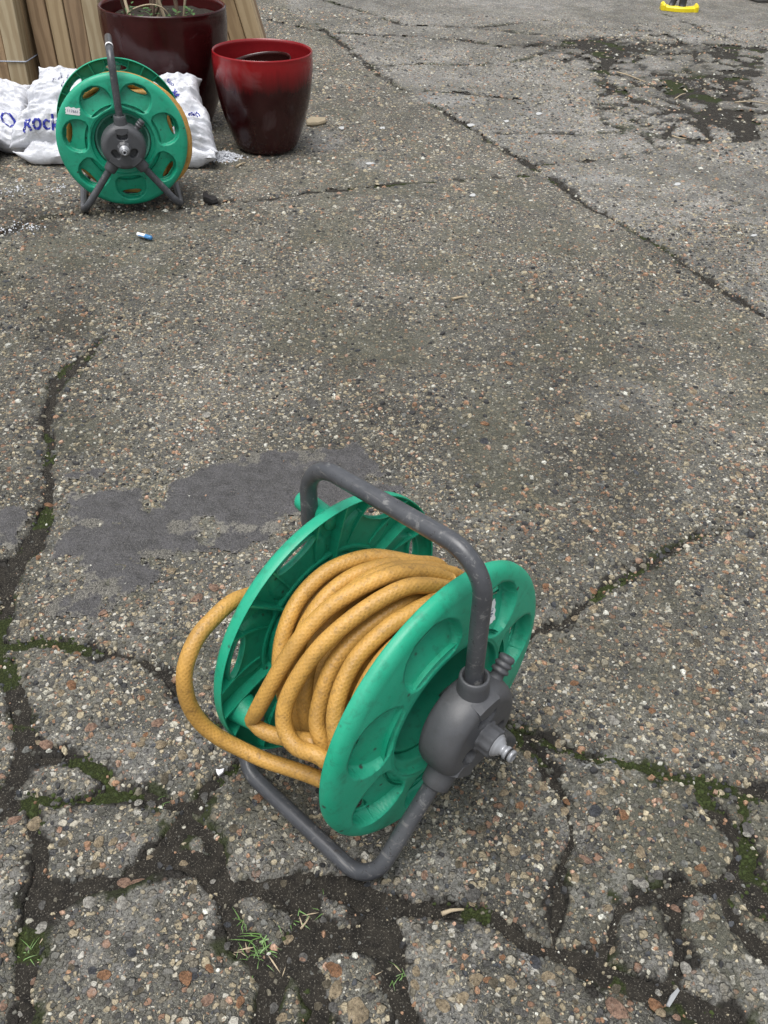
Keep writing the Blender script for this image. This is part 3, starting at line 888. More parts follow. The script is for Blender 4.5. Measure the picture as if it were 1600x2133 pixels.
# moss cushions in the wider gaps
xm, ym = scatter(90000, 0.25, 2.2, 1.05)
_s = crack_field(xm, ym); _m = moss_at(xm, ym)
kp = (_s < 0.004) & (_s > -0.05) & (RNG.uniform(size=len(xm)) < _m)
xm, ym, _s = xm[kp][:9000], ym[kp][:9000], _s[kp][:9000]
nm = len(xm)
zm = np.maximum(soil_z(xm, ym), slab_z(xm, ym, _s)) - 0.0006
rm = RNG.uniform(0.0011, 0.0034, nm)
K = 6
th = np.linspace(0, 2 * np.pi, K, endpoint=False)[None] + RNG.uniform(-.4, .4, (nm, K)); rr = rm[:, None] * RNG.uniform(.7, 1.25, (nm, K))
base = np.stack([xm[:, None] + rr * np.cos(th), ym[:, None] + rr * np.sin(th), np.repeat(zm[:, None], K, 1)], -1)
mid_ = np.stack([xm[:, None] + .62 * rr * np.cos(th), ym[:, None] + .62 * rr * np.sin(th), zm[:, None] + rm[:, None] * RNG.uniform(.45, .9, (nm, K))], -1)
top = np.stack([xm, ym, zm + rm * RNG.uniform(.7, 1.2, nm)], -1)[:, None]
i_ = np.arange(K); j_ = (i_ + 1) % K
tri = np.concatenate([np.stack([i_, j_, j_ + K], -1), np.stack([i_, j_ + K, i_ + K], -1), np.stack([i_ + K, j_ + K, np.full(K, 2 * K)], -1)], 0)
mo = np_mesh('moss', np.concatenate([base, mid_, top], 1).reshape(-1, 3), (tri[None] + (np.arange(nm) * (2 * K + 1))[:, None, None]).reshape(-1, 3), True)
add_col(mo, 'Col', np.repeat(np.array([(0.020, 0.030, 0.006)]) * RNG.uniform(0.5, 2.0, (nm, 1)) * np.array([1, 1, 1]), 2 * K + 1, 0))
bmoss = NB('moss_cushion'); _n = bmoss.noise(1600, 2, 0.7, bmoss.coord('Object'))
bmoss.P(Base_Color=bmoss.mix(bmoss.ramp(_n, [(0.5, 0), (0.7, 0.6)]), bmoss.attr('Col', 'Color'), (0.075, 0.095, 0.022)), Roughness=0.95, Normal=bmoss.bump(_n, 0.8, 0.001))
tag(link('moss', mo, ground, bmoss.m), kind='stuff')

# the 300 largest stones one by one
def pebble_mesh(seed):
    rg = np.random.default_rng(seed)
    bm = bmesh.new()
    bmesh.ops.create_icosphere(bm, subdivisions=2, radius=1.0)
    ax = rg.uniform(0.62, 0.92)
    cuts = [(rg.normal(size=3), rg.uniform(0.62, 0.9)) for _ in range(6)]
    ph = rg.uniform(0, 6.28, 4)
    for v in bm.verts:
        p = np.array(v.co)
        for nrm, dd in cuts:
            nn = nrm / np.linalg.norm(nrm); t = p @ nn
            if t > dd: p = p - nn * (t - dd) * 0.85
        a = math.atan2(p[1], p[0])
        k = 1 + 0.13 * math.sin(2 * a + ph[0]) + 0.09 * math.sin(3 * a + ph[1]) + 0.05 * math.sin(5 * a + ph[2])
        v.co = Vector((p[0] * k, p[1] * k * ax, max(p[2], -0.5) * 0.5))
    me = bpy.data.meshes.new('pebble')
    bm.to_mesh(me); bm.free()
    me.polygons.foreach_set('use_smooth', np.full(len(me.polygons), seed % 3 != 0))
    return me
PEB_COL = dict(cream=(0.44, 0.35, 0.23), grey=(0.17, 0.165, 0.155), orange=(0.38, 0.20, 0.105), pink=(0.42, 0.265, 0.19), blue=(0.080, 0.086, 0.10), white=(0.50, 0.48, 0.43), olive=(0.17, 0.145, 0.10))
PEBM = {}
for ci, (cn, cc) in enumerate(PEB_COL.items()):
    m = mat_pebble(cn, cc)
    PEBM[cn] = []
    for k in range(5):
        me = pebble_mesh(ci * 11 + k); me.materials.append(m); PEBM[cn].append(me)
# traced ones (pixel, pixel, half length in pixels, colour), then random ones
PEB = [(97,1552,20,'pink'),(150,1430,18,'orange'),(328,1508,20,'pink'),(190,1516,17,'pink'),(335,1552,18,'cream'),(538,1662,18,'orange'),(538,1665,12,'orange'),(70,1712,22,'cream'),(30,1708,20,'pink'),(288,1671,12,'white'),(206,1755,16,'cream'),
 (237,1754,16,'cream'),(257,1835,20,'pink'),(283,1833,20,'pink'),(186,1880,20,'white'),(255,1882,20,'white'),(85,1928,18,'white'),(216,2032,20,'orange'),(388,2038,24,'orange'),(437,2018,15,'orange'),(600,1951,16,'cream'),(695,2017,26,'orange'),(700,2062,24,'cream'),
 (745,2108,34,'cream'),(500,2088,16,'orange'),(588,2118,16,'cream'),(432,2085,20,'pink'),(442,1830,9,'white'),(602,1996,10,'grey'),(632,1990,14,'grey'),(570,2095,16,'grey'),(1285,2102,34,'pink'),(1140,2035,22,'cream'),(1136,2135,24,'cream'),(1065,2048,18,'cream'),
 (991,2040,20,'cream'),(963,2080,18,'cream'),(923,2094,22,'cream'),(867,2023,18,'cream'),(865,2050,16,'cream'),(1116,2005,20,'blue'),(985,1880,12,'cream'),(1097,1865,11,'white'),(1280,1978,14,'cream'),(1430,2015,18,'white'),(1368,2090,22,'orange'),(1457,1907,17,'pink'),
 (1411,1886,14,'pink'),(1450,1880,12,'pink'),(1460,1808,16,'orange'),(1220,1790,17,'pink'),(1335,1777,18,'cream'),(1336,1730,13,'cream'),(1300,1698,17,'orange'),(1184,1666,14,'orange'),(1184,1685,16,'grey'),(1130,1637,16,'cream'),(1083,1680,16,'orange'),(1050,1652,14,'cream'),
 (1070,1772,18,'cream'),(1058,1828,12,'pink'),(896,1855,16,'grey'),(985,1866,22,'grey'),(1200,1826,14,'cream'),(1335,1840,20,'white'),(1370,1822,16,'grey'),(1240,1690,20,'blue'),(1400,1715,16,'grey'),(1505,1512,14,'cream'),(1502,1380,13,'cream'),(1277,1500,18,'white'),(1438,1524,14,'blue'),
 (1510,1320,16,'cream'),(1358,1480,13,'orange'),(1410,1535,13,'cream'),(1560,1725,20,'grey'),(1238,1265,15,'cream'),(1200,1281,13,'cream'),(1322,1141,16,'cream'),(1222,1088,15,'cream'),(1150,1059,15,'pink'),(1543,1164,18,'cream'),(1340,1085,14,'pink'),(1540,990,14,'cream'),(1543,1136,14,'cream'),
 (1010,882,13,'orange'),(1205,870,14,'cream'),(1300,850,16,'cream'),(1445,818,13,'cream'),(1060,757,12,'orange'),(875,918,12,'cream'),(1010,920,14,'blue'),(650,840,22,'grey'),(430,865,16,'white'),(381,870,12,'cream'),(303,981,15,'cream'),(100,1045,12,'orange'),(215,1276,15,'pink'),(50,1298,17,'cream'),
 (80,1160,10,'orange'),(357,1190,14,'cream'),(445,1225,18,'pink'),(320,1292,16,'grey'),(225,1340,12,'cream'),(410,1246,18,'pink'),(20,1555,14,'white'),(1390,1300,13,'cream'),(1465,1265,12,'cream'),(1005,1010,12,'cream')]
names_c = ['grey', 'olive', 'cream', 'orange', 'blue', 'white', 'pink']
_r = random.Random(3)
_cand = [(_r.uniform(0, 1600), 1150 + 983 * _r.random() ** 0.7, _r.uniform(8, 16), _r.choices(names_c, [.26, .2, .2, .1, .1, .07, .07])[0]) for _ in range(500)]
_w = np.array([G(q[0], q[1])[:2] for q in _cand])
_t = np.min([tar_field(_w[:, 0], _w[:, 1], k) for k in range(3)], 0)
PEB = (PEB + [q for q, t in zip(_cand, _t) if t > 0.012])[:300]
_w = np.array([G(q[0], q[1])[:2] for q in PEB])
_z = np.maximum(slab_z(_w[:, 0], _w[:, 1], crack_field(_w[:, 0], _w[:, 1])), soil_z(_w[:, 0], _w[:, 1]))
for (px, py, hp, colour), p, z in zip(PEB, _w, _z):
    sz = hp * mpp(px, py) * 0.82
    o = link('pebble', _r.choice(PEBM[colour]), ground)
    o.location = (p[0], p[1], z + sz * 0.04)
    o.scale = (sz, sz, sz * _r.uniform(0.45, 0.8))
    o.rotation_euler = (_r.gauss(0, .12), _r.gauss(0, .12), _r.uniform(0, 6.28))

# ------------------------------------------------------------------ hose reels
R_FL, W_FL, ZC, ZT, T_FR, SX = 0.175, 0.184, 0.1896, 0.424, 0.2329, 0.1356
NDIM = 7
DIM_C, DIM_R, DIM_T = 0.705 * R_FL, 0.198 * R_FL, 0.250 * R_FL
HOLE_Q, HOLE_T, HOLE_R = 0.102 * R_FL, 0.155 * R_FL, 0.050 * R_FL

KIT = dict(a=0.0018, b=0.0195, hq=HOLE_Q, ht=HOLE_T, hr=HOLE_R, lip=0.0)
def dimple_depth(r, th):
    q = r - DIM_C
    k = np.round(th / (2 * np.pi / NDIM)); t = r * (th - k * 2 * np.pi / NDIM)
    e = (np.abs(t / DIM_T) ** 2.3 + np.abs(q / DIM_R) ** 2.3) ** (1 / 2.3)
    w = np.clip((1.0 - e) / 0.10, 0, 1)
    return w * (KIT['a'] + KIT['b'] * np.clip((q / DIM_R + 1) / 2, 0, 1) ** 0.8), t, q

FL_PROF = []
def flange_mesh():
    n = NDIM * 56
    prof = [(0.430, 0.030), (0.430, 0.022), (0.430, 0.014), (0.434, 0.0115), (0.445, 0.0105), (0.470, 0.0098), (0.480, 0.0092), (0.485, 0.0055), (0.489, 0.0018), (0.497, 0.0004), (0.503, 0.0018), (0.509, 0.0004)]
    for r in np.arange(0.522, 0.905, 0.0080):
        prof.append((r, 0.0004 + 0.0045 * ((r - 0.52) / 0.40) ** 3))
    r0, d0 = prof[-1]
    for a in np.linspace(0, math.pi / 2, 9)[1:]:
        prof.append((r0 + (1 - r0) * math.sin(a), d0 + 0.0115 * (1 - math.cos(a))))
    prof += [(1.0, 0.0185), (1.0, 0.0200 + KIT['lip']), (0.997, 0.0208 + KIT['lip'])]
    P = np.array(prof); m = len(P)
    FL_PROF.append(P)
    th = np.linspace(0, 2 * np.pi, n, endpoint=False) - math.pi / NDIM
    r = np.repeat(P[:, 0][:, None] * R_FL, n, 1); t = np.repeat(th[None], m, 0); d0 = np.repeat(P[:, 1][:, None], n, 1)
    # slide the vertices nearest the edges of each dimple onto those edges
    bk = np.round(t / (2 * np.pi / NDIM)) * 2 * np.pi / NDIM
    for target in (1.0, 0.90):
        _, tt, q = dimple_depth(r, t)
        e = (np.abs(tt / DIM_T) ** 2.3 + np.abs(q / DIM_R) ** 2.3) ** (1 / 2.3) + 1e-9
        sc = target / e
        mvd = (np.hypot(tt, q) * np.abs(sc - 1) < 0.00095) & ((P[:, 0] > 0.515) & (P[:, 0] < 0.93))[:, None]
        rn = DIM_C + q * sc
        t = np.where(mvd, bk + tt * sc / rn, t); r = np.where(mvd, rn, r)
    _, tt, q = dimple_depth(r, t)
    # move the vertices nearest each hand hole onto its edge
    HOLE_Q, HOLE_T, HOLE_R = KIT['hq'], KIT['ht'], KIT['hr']
    fx_ = tt / HOLE_T; fq = (q - HOLE_Q) / HOLE_R
    rho = np.sqrt(fx_ ** 2 + fq ** 2) + 1e-9
    ntt, nq = tt / rho, HOLE_Q + (q - HOLE_Q) / rho
    mv = np.hypot(ntt - tt, nq - q) < 0.00125
    base_k = np.round(t / (2 * np.pi / NDIM)) * 2 * np.pi / NDIM
    nr_ = DIM_C + nq
    r2 = np.where(mv, nr_, r); t2 = np.where(mv, base_k + ntt / nr_, t)
    dd, tt, q = dimple_depth(r2, t2)
    in_face = (P[:, 0] > 0.52) & (P[:, 0] < 0.93)
    d = d0 + dd * in_face[:, None]
    V = np.stack([r2 * np.sin(t2), d, r2 * np.cos(t2)], -1).reshape(-1, 3)
    F = grid_faces(m, n, True)
    cx = np.sqrt((tt / HOLE_T) ** 2 + ((q - HOLE_Q) / HOLE_R) ** 2).ravel()
    F = F[~((cx[F].mean(1) < 1.0) & (cx[F].max(1) < 1.6) & (cx[F].min(1) < 0.999))]
    return np_mesh('flange', V, F[:, ::-1])

def plate(name, r_a, r_b, off, top0, top1, thick=0.0024):
    """radial rib standing on the inner side of the flange, off radians from a hand hole"""
    k = 16; P = FL_PROF[-1]
    v = []
    for sg in (-thick / 2, thick / 2):
        for i in range(k + 1):
            f = i / k; rr = r_a + (r_b - r_a) * f; r = rr * R_FL
            lo = float(np.interp(rr, P[9:, 0], P[9:, 1])) + float(dimple_depth(np.array([r]), np.array([off]))[0][0]) * (rr < 0.93) + 0.0012
            v.append((sg, lo, r))
            v.append((sg, max(lo + 0.002, top0 + (top1 - top0) * f ** 1.5), r))
    o = 2 * (k + 1); f = []
    for i in range(k):
        a = 2 * i
        f += [(a, a + 1, a + 3, a + 2), (o + a, o + a + 2, o + a + 3, o + a + 1), (a + 1, o + a + 1, o + a + 3, a + 3), (a, a + 2, o + a + 2, o + a)]
    f += [(0, o, o + 1, 1), (2 * k, 2 * k + 1, o + 2 * k + 1, o + 2 * k)]
    return py_mesh(name, v, f, False)

def collar_mesh(c0=0.0215, c1=0.0250):
    HOLE_Q, HOLE_T, HOLE_R = KIT['hq'], KIT['ht'], KIT['hr']
    n = 40; a = np.linspace(0, 2 * np.pi, n, endpoint=False)
    rings = []
    for k, d in ((0.99, c0), (0.99, c1), (1.08, c1), (1.11, c0)):
        rings.append(np.stack([HOLE_T * k * np.cos(a) + 0.0008 * np.sign(np.cos(a)) * (k > 1), np.full(n, d), DIM_C + HOLE_Q + (HOLE_R * k + (0.001 if k > 1 else 0)) * np.sin(a)], -1))
    V = np.concatenate(rings); F = grid_faces(4, n, True)
    return np_mesh('slot_collar', V, F)

def ring_wall(name, rr, d0, d1, th=0.003):
    v, f = lathe([(rr * R_FL, d0), (rr * R_FL, d1), (rr * R_FL + th, d1), (rr * R_FL + th, d0)], 84, 'y')
    return np_mesh(name, v, f, False)

ME_FLANGE = flange_mesh()
ME_RIB = plate('rib', 0.52, 0.985, math.pi / NDIM, 0.010, 0.0200)
ME_RIB_S = plate('short_rib', 0.70, 0.985, 0.235, 0.014, 0.0200)
ME_COLLAR = collar_mesh()
FRONT_KIT = dict(FLANGE=ME_FLANGE, RIB=ME_RIB, RIB_S=ME_RIB_S, COLLAR=ME_COLLAR)
KIT.update(a=0.001, b=0.0055, hq=0.140 * R_FL, ht=0.165 * R_FL, hr=0.046 * R_FL, lip=0.0045)
_m = flange_mesh()
BACK_KIT = dict(FLANGE=_m, RIB=plate('rib', 0.50, 0.987, math.pi / NDIM, 0.014, 0.0245), RIB_S=plate('rib', 0.60, 0.987, 0.205, 0.008, 0.0245), COLLAR=collar_mesh(0.0075, 0.0150))
for _k in BACK_KIT: BACK_KIT[_k].name += '_rear'
KIT.update(a=0.0018, b=0.0195, hq=HOLE_Q, ht=HOLE_T, hr=HOLE_R, lip=0.0)
ME_RINGW = ring_wall('inner_ring', 0.56, 0.0015, 0.0085)
ME_RINGW2 = ring_wall('inner_ring', 0.49, 0.0035, 0.016, 0.004)

def puck_mesh():
    n = 120
    prof = [(0.001, 0)] + [(r, 0) for r in np.arange(0.004, 0.0505, 0.0021)] + [(0.053, 0.0005), (0.0575, 0.0022), (0.0618, 0.0060), (0.0648, 0.0112), (0.0665, 0.0175), (0.067, 0.026), (0.0662, 0.038), (0.0635, 0.0435), (0.059, 0.046), (0.030, 0.046)]
    P = np.array(prof); th = np.linspace(0, 2 * np.pi, n, endpoint=False)
    r = np.repeat(P[:, 0][:, None], n, 1); t = np.repeat(th[None], len(P), 0); d = np.repeat(P[:, 1][:, None], n, 1).copy()
    X_, Z_ = r * np.cos(t), r * np.sin(t)
    for ang, rad, a, c in ((90, 0.034, 0.0155, 0.010), (212, 0.031, 0.0145, 0.0095), (-32, 0.031, 0.0145, 0.0095)):
        cx, cz = rad * math.cos(math.radians(ang)), rad * math.sin(math.radians(ang))
        tx, tz = -math.sin(math.radians(ang)), math.cos(math.radians(ang))
        p = (X_ - cx) * tx + (Z_ - cz) * tz; q = (X_ - cx) * tz - (Z_ - cz) * tx
        e = (np.abs(p / a) ** 2.6 + np.abs(q / c) ** 2.6) ** (1 / 2.6)
        d += np.where(P[:, 0][:, None] < 0.056, 0.013 * sstep(1.06, 0.86, e), 0)
    V = np.stack([X_ * 0.90, d, Z_ * 0.90], -1).reshape(-1, 3)
    return np_mesh('hub_housing', V, grid_faces(len(P), n, True))
ME_PUCK = puck_mesh()

def socket_mesh():
    v, f = lathe([(0.0128, 0.040), (0.0128, 0.079), (0.0148, 0.0795), (0.0160, 0.078), (0.0166, 0.070), (0.0175, 0.058), (0.0190, 0.046), (0.0195, 0.038)], 32, 'z')
    return np_mesh('tube_socket', v, f)
ME_SOCK = socket_mesh()
def shield_mesh():
    pts = [(-0.0165, 0.056), (-0.016, 0.050), (-0.012, 0.0435), (0, 0.040), (0.012, 0.0435), (0.016, 0.050), (0.0165, 0.056), (0.008, 0.0575), (-0.008, 0.0575)]
    n = len(pts); v = [(x, -0.0010, z - 0.006) for x, z in pts] + [(x * 1.06, 0.012, (z - .05) * 1.06 + .05) for x, z in pts]
    f = [tuple(range(n))[::-1]] + [(i, (i + 1) % n, n + (i + 1) % n, n + i) for i in range(n)]
    me = py_mesh('socket_shield', v, f, False)
    return me
ME_SHIELD = shield_mesh()

def ribbed(name, prof, n, ribs=0, amp=0.0, axis='y'):
    v, f = lathe(prof, n, axis)
    if ribs:
        a = np.arctan2(v[:, 2], v[:, 0]) if axis == 'y' else np.arctan2(v[:, 1], v[:, 0])
        k = 1 + amp * np.clip(np.cos(a * ribs) * 3, -1, 1)
        if axis == 'y': v[:, 0] *= k; v[:, 2] *= k
        else: v[:, 0] *= k; v[:, 1] *= k
    return np_mesh(name, v, f)
ME_NUT = ribbed('collar_nut', [(0.006, -0.0275), (0.0150, -0.0275), (0.0163, -0.0262), (0.0165, -0.004), (0.0185, -0.003), (0.0185, 0.004)], 72, 9, 0.035)
ME_TAP = ribbed('tap_connector', [(0.0035, -0.052), (0.0035, -0.064), (0.0058, -0.0642), (0.0070, -0.063), (0.0072, -0.0575), (0.0068, -0.0572), (0.0066, -0.0535), (0.0074, -0.053), (0.0076, -0.0475), (0.0066, -0.046), (0.0060, -0.043), (0.0064, -0.040), (0.0085, -0.0385), (0.0100, -0.0345), (0.0118, -0.0330), (0.0118, -0.029), (0.0135, -0.0285), (0.0135, -0.026), (0.004, -0.026)], 40)
_v, _f = lathe([(0.0070, -0.0535), (0.0077, -0.0545), (0.0079, -0.0553), (0.0077, -0.0562), (0.0070, -0.0572)], 32, 'y')
ME_ORING = np_mesh('o_ring', _v, _f)
ME_SPIG = ribbed('inlet_spigot', [(0.013, 0.030), (0.013, 0.052), (0.0085, 0.056), (0.0075, 0.062), (0.0075, 0.066), (0.0100, 0.0672), (0.0100, 0.070), (0.0082, 0.0712), (0.0082, 0.0733), (0.0098, 0.0745), (0.0098, 0.077), (0.0082, 0.0782), (0.0082, 0.080), (0.0092, 0.081), (0.0090, 0.085), (0.0075, 0.0862), (0.001, 0.0862)], 28, axis='z')

def tube_obj(name, pts, rad, parent, mat, n=20):
    v, f, _ = sweep(pts, rad, n)
    return link(name, np_mesh(name, v, f), parent, mat)

def text_mesh(body, size, name='lettering', cuts=0, bold=0.0):
    cu = bpy.data.curves.new('t', 'FONT'); cu.body = body; cu.size = size
    cu.align_x = 'LEFT'; cu.resolution_u = 3; cu.offset = bold * size
    o = bpy.data.objects.new('t', cu); COL.objects.link(o)
    bpy.context.view_layer.update()
    me = bpy.data.meshes.new_from_object(o.evaluated_get(bpy.context.evaluated_depsgraph_get()))
    me.name = name
    bpy.data.objects.remove(o); bpy.data.curves.remove(cu)
    if cuts:
        bm = bmesh.new(); bm.from_mesh(me)
        bmesh.ops.triangulate(bm, faces=bm.faces)
        for _ in range(cuts): bmesh.ops.subdivide_edges(bm, edges=list(bm.edges), cuts=1, use_grid_fill=True)
        bm.to_mesh(me); bm.free()
    return me

def build_reel(loc, yaw, green, grey, label, spin_f, spin_b, sticker, handle_h=ZT):
    root = empty('hose_reel', loc, yaw)
    tag(root, label, 'hose reel', 'garden hose reels standing in the yard')
    yo = W_FL / 2
    for side, spin in ((-1, spin_f), (1, spin_b)):
        kit = FRONT_KIT if side < 0 else BACK_KIT
        fl = link('flange', kit['FLANGE'].copy() if green is not MAT['green'] else kit['FLANGE'], root, green)
        fl.location = (0, -yo - 0.0075 if side < 0 else yo + 0.008, ZC)
        # front flange faces -y; the rear one is the same moulding turned round
        fl.rotation_euler = (0, spin, 0) if side < 0 else (0, spin, math.pi)
        md = fl.modifiers.new('thickness', 'SOLIDIFY'); md.thickness = 0.0028; md.offset = 1
        for k in range(NDIM):
            a = k * 2 * math.pi / NDIM
            ro = 0.235 if side < 0 else 0.205
            for me, off, nm in ((kit['RIB'], math.pi / NDIM, 'rib'), (kit['RIB_S'], ro, 'rib'), (kit['RIB_S'], -ro, 'rib'), (kit['COLLAR'], 0, 'slot_collar')):
                o = link(nm, me if green is MAT['green'] else COPY.setdefault(me.name, me.copy()), fl, green)
                o.rotation_euler = (0, a + off, 0)
        for me in (ME_RINGW, ME_RINGW2):
            link('inner_ring', me if green is MAT['green'] else COPY.setdefault(me.name, me.copy()), fl, green)
    v, f = lathe([(0.0, -0.018), (0.068, -0.018), (0.068, -yo + 0.016), (0.074, -yo + 0.016), (0.074, -0.02), (0.070, 0.0), (0.074, 0.02), (0.074, yo - 0.030), (0.0, yo - 0.030)], 64, 'y')
    link('drum', np_mesh('drum', v, f), root, green, loc=(0, 0, ZC))
    # grey tube frame
    tr = 0.0097; yt = T_FR / 2
    tube_obj('handle_tube', fillet([(0, -yt - 0.011, ZC + 0.045), (0, -yt - 0.005, handle_h), (0, yt + 0.004, handle_h - 0.010), (0, yt, ZC + 0.045)], 0.046), tr, root, MAT['tube'])
    for s in (-1, 1):
        d = np.array([s * SX, 0, tr + 0.001 - ZC]); d = d / np.linalg.norm(d)
        a = np.array([0, -yt - 0.011, ZC]) + d * 0.045; b_ = np.array([0, yt, ZC]) + d * 0.045
        tube_obj('foot_tube', fillet([a, (s * SX, -yt, tr + 0.001), (s * SX, yt, tr + 0.001), b_], 0.040), tr, root, MAT['tube'])
    # hub housings
    for side in (-1, 1):
        hb = link('hub_housing', ME_PUCK if grey is MAT['grey'] else COPY.setdefault('puck', ME_PUCK.copy()), root, grey)
        hb.location = (0, -yt - 0.0345 if side < 0 else yt + 0.0235, ZC)
        hb.rotation_euler = (0, 0, 0 if side < 0 else math.pi)
        la = math.atan2(SX, -(tr + 0.001 - ZC))
        for ang in (0, math.pi - la, math.pi + la):
            o = link('tube_socket', ME_SOCK if grey is MAT['grey'] else COPY.setdefault('sock', ME_SOCK.copy()), hb, grey, (0, 0.0235, 0), (0, ang, 0))
            o = link('socket_shield', ME_SHIELD if grey is MAT['grey'] else COPY.setdefault('shield', ME_SHIELD.copy()), hb, grey, (0, 0, 0), (0, ang, 0))
        if side < 0:
            link('collar_nut', ME_NUT if grey is MAT['grey'] else COPY.setdefault('nut', ME_NUT.copy()), hb, grey, scale=(1, .60, 1))
            link('tap_connector', ME_TAP, hb, MAT['silver'], scale=(1, .60, 1))
            link('o_ring', ME_ORING, hb, MAT['rubber'], scale=(1, .60, 1))
            link('inlet_spigot', ME_SPIG if grey is MAT['grey'] else COPY.setdefault('spig', ME_SPIG.copy()), hb, grey, (0, 0.022, 0), (0, math.radians(42), 0))
    # folding winding knob behind the rear flange
    v, f = lathe([(0.0, 0.0), (0.0125, 0.0), (0.0125, 0.004), (0.0105, 0.007), (0.0115, 0.030), (0.0125, 0.046), (0.0118, 0.052), (0.008, 0.056), (0.0, 0.057)], 28, 'y')
    link('winding_knob', np_mesh('winding_knob', v, f), root, green, loc=(0.010, yo - 0.002, ZC + 0.150))
    # moulded boss with the knob's grey pin inside the rear flange
    v, f = lathe([(0.019, 0.0), (0.0165, -0.010), (0.0125, -0.026), (0.0125, -0.029), (0.0095, -0.029)], 28, 'y')
    bs = link('pin_boss', np_mesh('pin_boss', v, f), root, green, loc=(-0.142, yo - 0.006, ZC - 0.036))
    v, f = lathe([(0.0, -0.031), (0.0088, -0.031), (0.0094, -0.030), (0.0094, 0.0)], 24, 'y')
    link('pin', np_mesh('pin', v, f), bs, MAT['grey_old'])
    # price sticker on the front flange
    ang, rr, rot, w_, h_, txt = sticker
    def on_face(x, z):
        r = np.hypot(x, z); t = np.arctan2(x, z) - spin_f
        return np.interp(r / R_FL, FL_PROF[0][9:, 0], FL_PROF[0][9:, 1]) + dimple_depth(r, t)[0] * (r < 0.93 * R_FL)
    def drape(me, lift):
        n = len(me.vertices); co = np.zeros(n * 3, np.float32); me.vertices.foreach_get('co', co); co = co.reshape(-1, 3).astype(float)
        c_, s_ = math.cos(rot), math.sin(rot)
        x = rr * math.sin(ang) + co[:, 0] * c_ + co[:, 1] * s_; z = rr * math.cos(ang) - co[:, 0] * s_ + co[:, 1] * c_
        out = np.stack([x, -yo - 0.0075 + on_face(x, z) - lift, ZC + z], -1)
        me.vertices.foreach_set('co', out.astype(np.float32).ravel()); me.update()
    sm = sticker_mesh(w_, h_); drape(sm, 0.0006)
    st = link('price_sticker', sm, root, MAT['white'])
    tm = text_mesh(txt, h_ * 0.55, cuts=1)
    co = np.zeros(len(tm.vertices) * 3, np.float32); tm.vertices.foreach_get('co', co); co = co.reshape(-1, 3)
    co[:, 0] += -(co[:, 0].max() + co[:, 0].min()) / 2; co[:, 1] += -(co[:, 1].max() + co[:, 1].min()) / 2
    tm.vertices.foreach_set('co', co.ravel()); drape(tm, 0.0011)
    link('lettering', tm, st, MAT['dark_ink'])
    return root
COPY = {}

def sticker_mesh(w, h):
    nu, nv = 15, 9
    uu, vv = np.meshgrid(np.linspace(-1, 1, nu), np.linspace(-1, 1, nv))
    x = uu * w / 2; y = vv * h / 2
    y = y + 0.06 * h * np.sin(uu * 9) * (vv > 0.9) ; x = x + 0.03 * w * np.sin(vv * 8) * (np.abs(uu) > 0.9)
    return np_mesh('price_sticker', np.stack([x, y, 0 * x], -1).reshape(-1, 3), grid_faces(nv, nu))

NEAR = (0.0053, 0.6799, 0.003); NEAR_YAW = 0.8404
FAR = (-0.7891, 2.5952, 0.003); FAR_YAW = 0.291
reel_near = build_reel(NEAR, NEAR_YAW, MAT['green'], MAT['grey'], 'bright green hose reel on grey tube frame in the foreground', math.radians(-17), math.radians(20), (math.radians(41), 0.116, math.radians(100), 0.026, 0.018, '26'))
reel_far = build_reel(FAR, FAR_YAW, MAT['green_old'], MAT['grey_old'], 'faded green hose reel facing us in front of the white sacks', math.radians(178), math.radians(-4), (math.radians(-54), 0.146, math.radians(8), 0.036, 0.018, '117661'))
v, f = lathe([(0.0101, -0.007), (0.0104, -0.0065), (0.0104, 0.0065), (0.0101, 0.007)], 24, 'y')
band = link('tape_band', np_mesh('tape_band', v, f), reel_far, MAT['white'], loc=(0, -T_FR / 2 + 0.040, ZT))

# ------------------------------------------------------------------ hoses
def cylp(phi, y, r):
    a = math.radians(phi); return (r * math.cos(a), y, ZC + r * math.sin(a))

def hose_object(name, curves, rad, loc, yaw, mat, label, kink=None):
    Vs, Fs, Us, off, lof = [], [], [], 0, 0.0
    for ci, (pts, closed) in enumerate(curves):
        rr_ = rad
        if kink and ci == kink[0]:
            rr_ = rad * (1 - 0.34 * np.exp(-((np.arange(len(pts)) - kink[1]) / 2.2) ** 2))
        v, f, uv = sweep(pts, rr_, 14, closed)
        Vs.append(v); Fs.append(f + off); uv = uv.copy(); uv[:, 0] += lof; Us.append(uv); off += len(v); lof += 0.37
    V = np.vstack(Vs); F = np.vstack(Fs); U = np.vstack(Us)
    me = np_mesh(name, V, F)
    a = me.attributes.new('huv', 'FLOAT_VECTOR', 'POINT')
    a.data.foreach_set('vector', np.c_[U, np.zeros(len(U))].astype(np.float32).ravel())
    o = link(name, me, None, mat, loc, (0, 0, yaw))
    tag(o, label, 'hose', 'yellow hoses wound on the reels')
    return o

def wrap(visible, hid_y, hid_r):
    """one turn: the strand that shows, then round the far side and underneath back to its start"""
    pts = [cylp(*q) for q in visible]
    p0, y0, r0 = visible[0]; p1, y1, r1 = visible[-1]
    end = p0 + 360
    n = max(4, int((end - p1) / 24))
    for i in range(1, n):
        f = i / n; g = f * f * (3 - 2 * f)
        k = math.sin(math.pi * f)
        pts.append(cylp(p1 + (end - p1) * f, y1 + (y0 - y1) * g + (hid_y - (y0 + y1) / 2) * k * 0.6, (r1 + (r0 - r1) * g) * (1 - k) + k * hid_r))
    return catmull(pts, 0.006, True), True

HR = 0.0090
curves = []
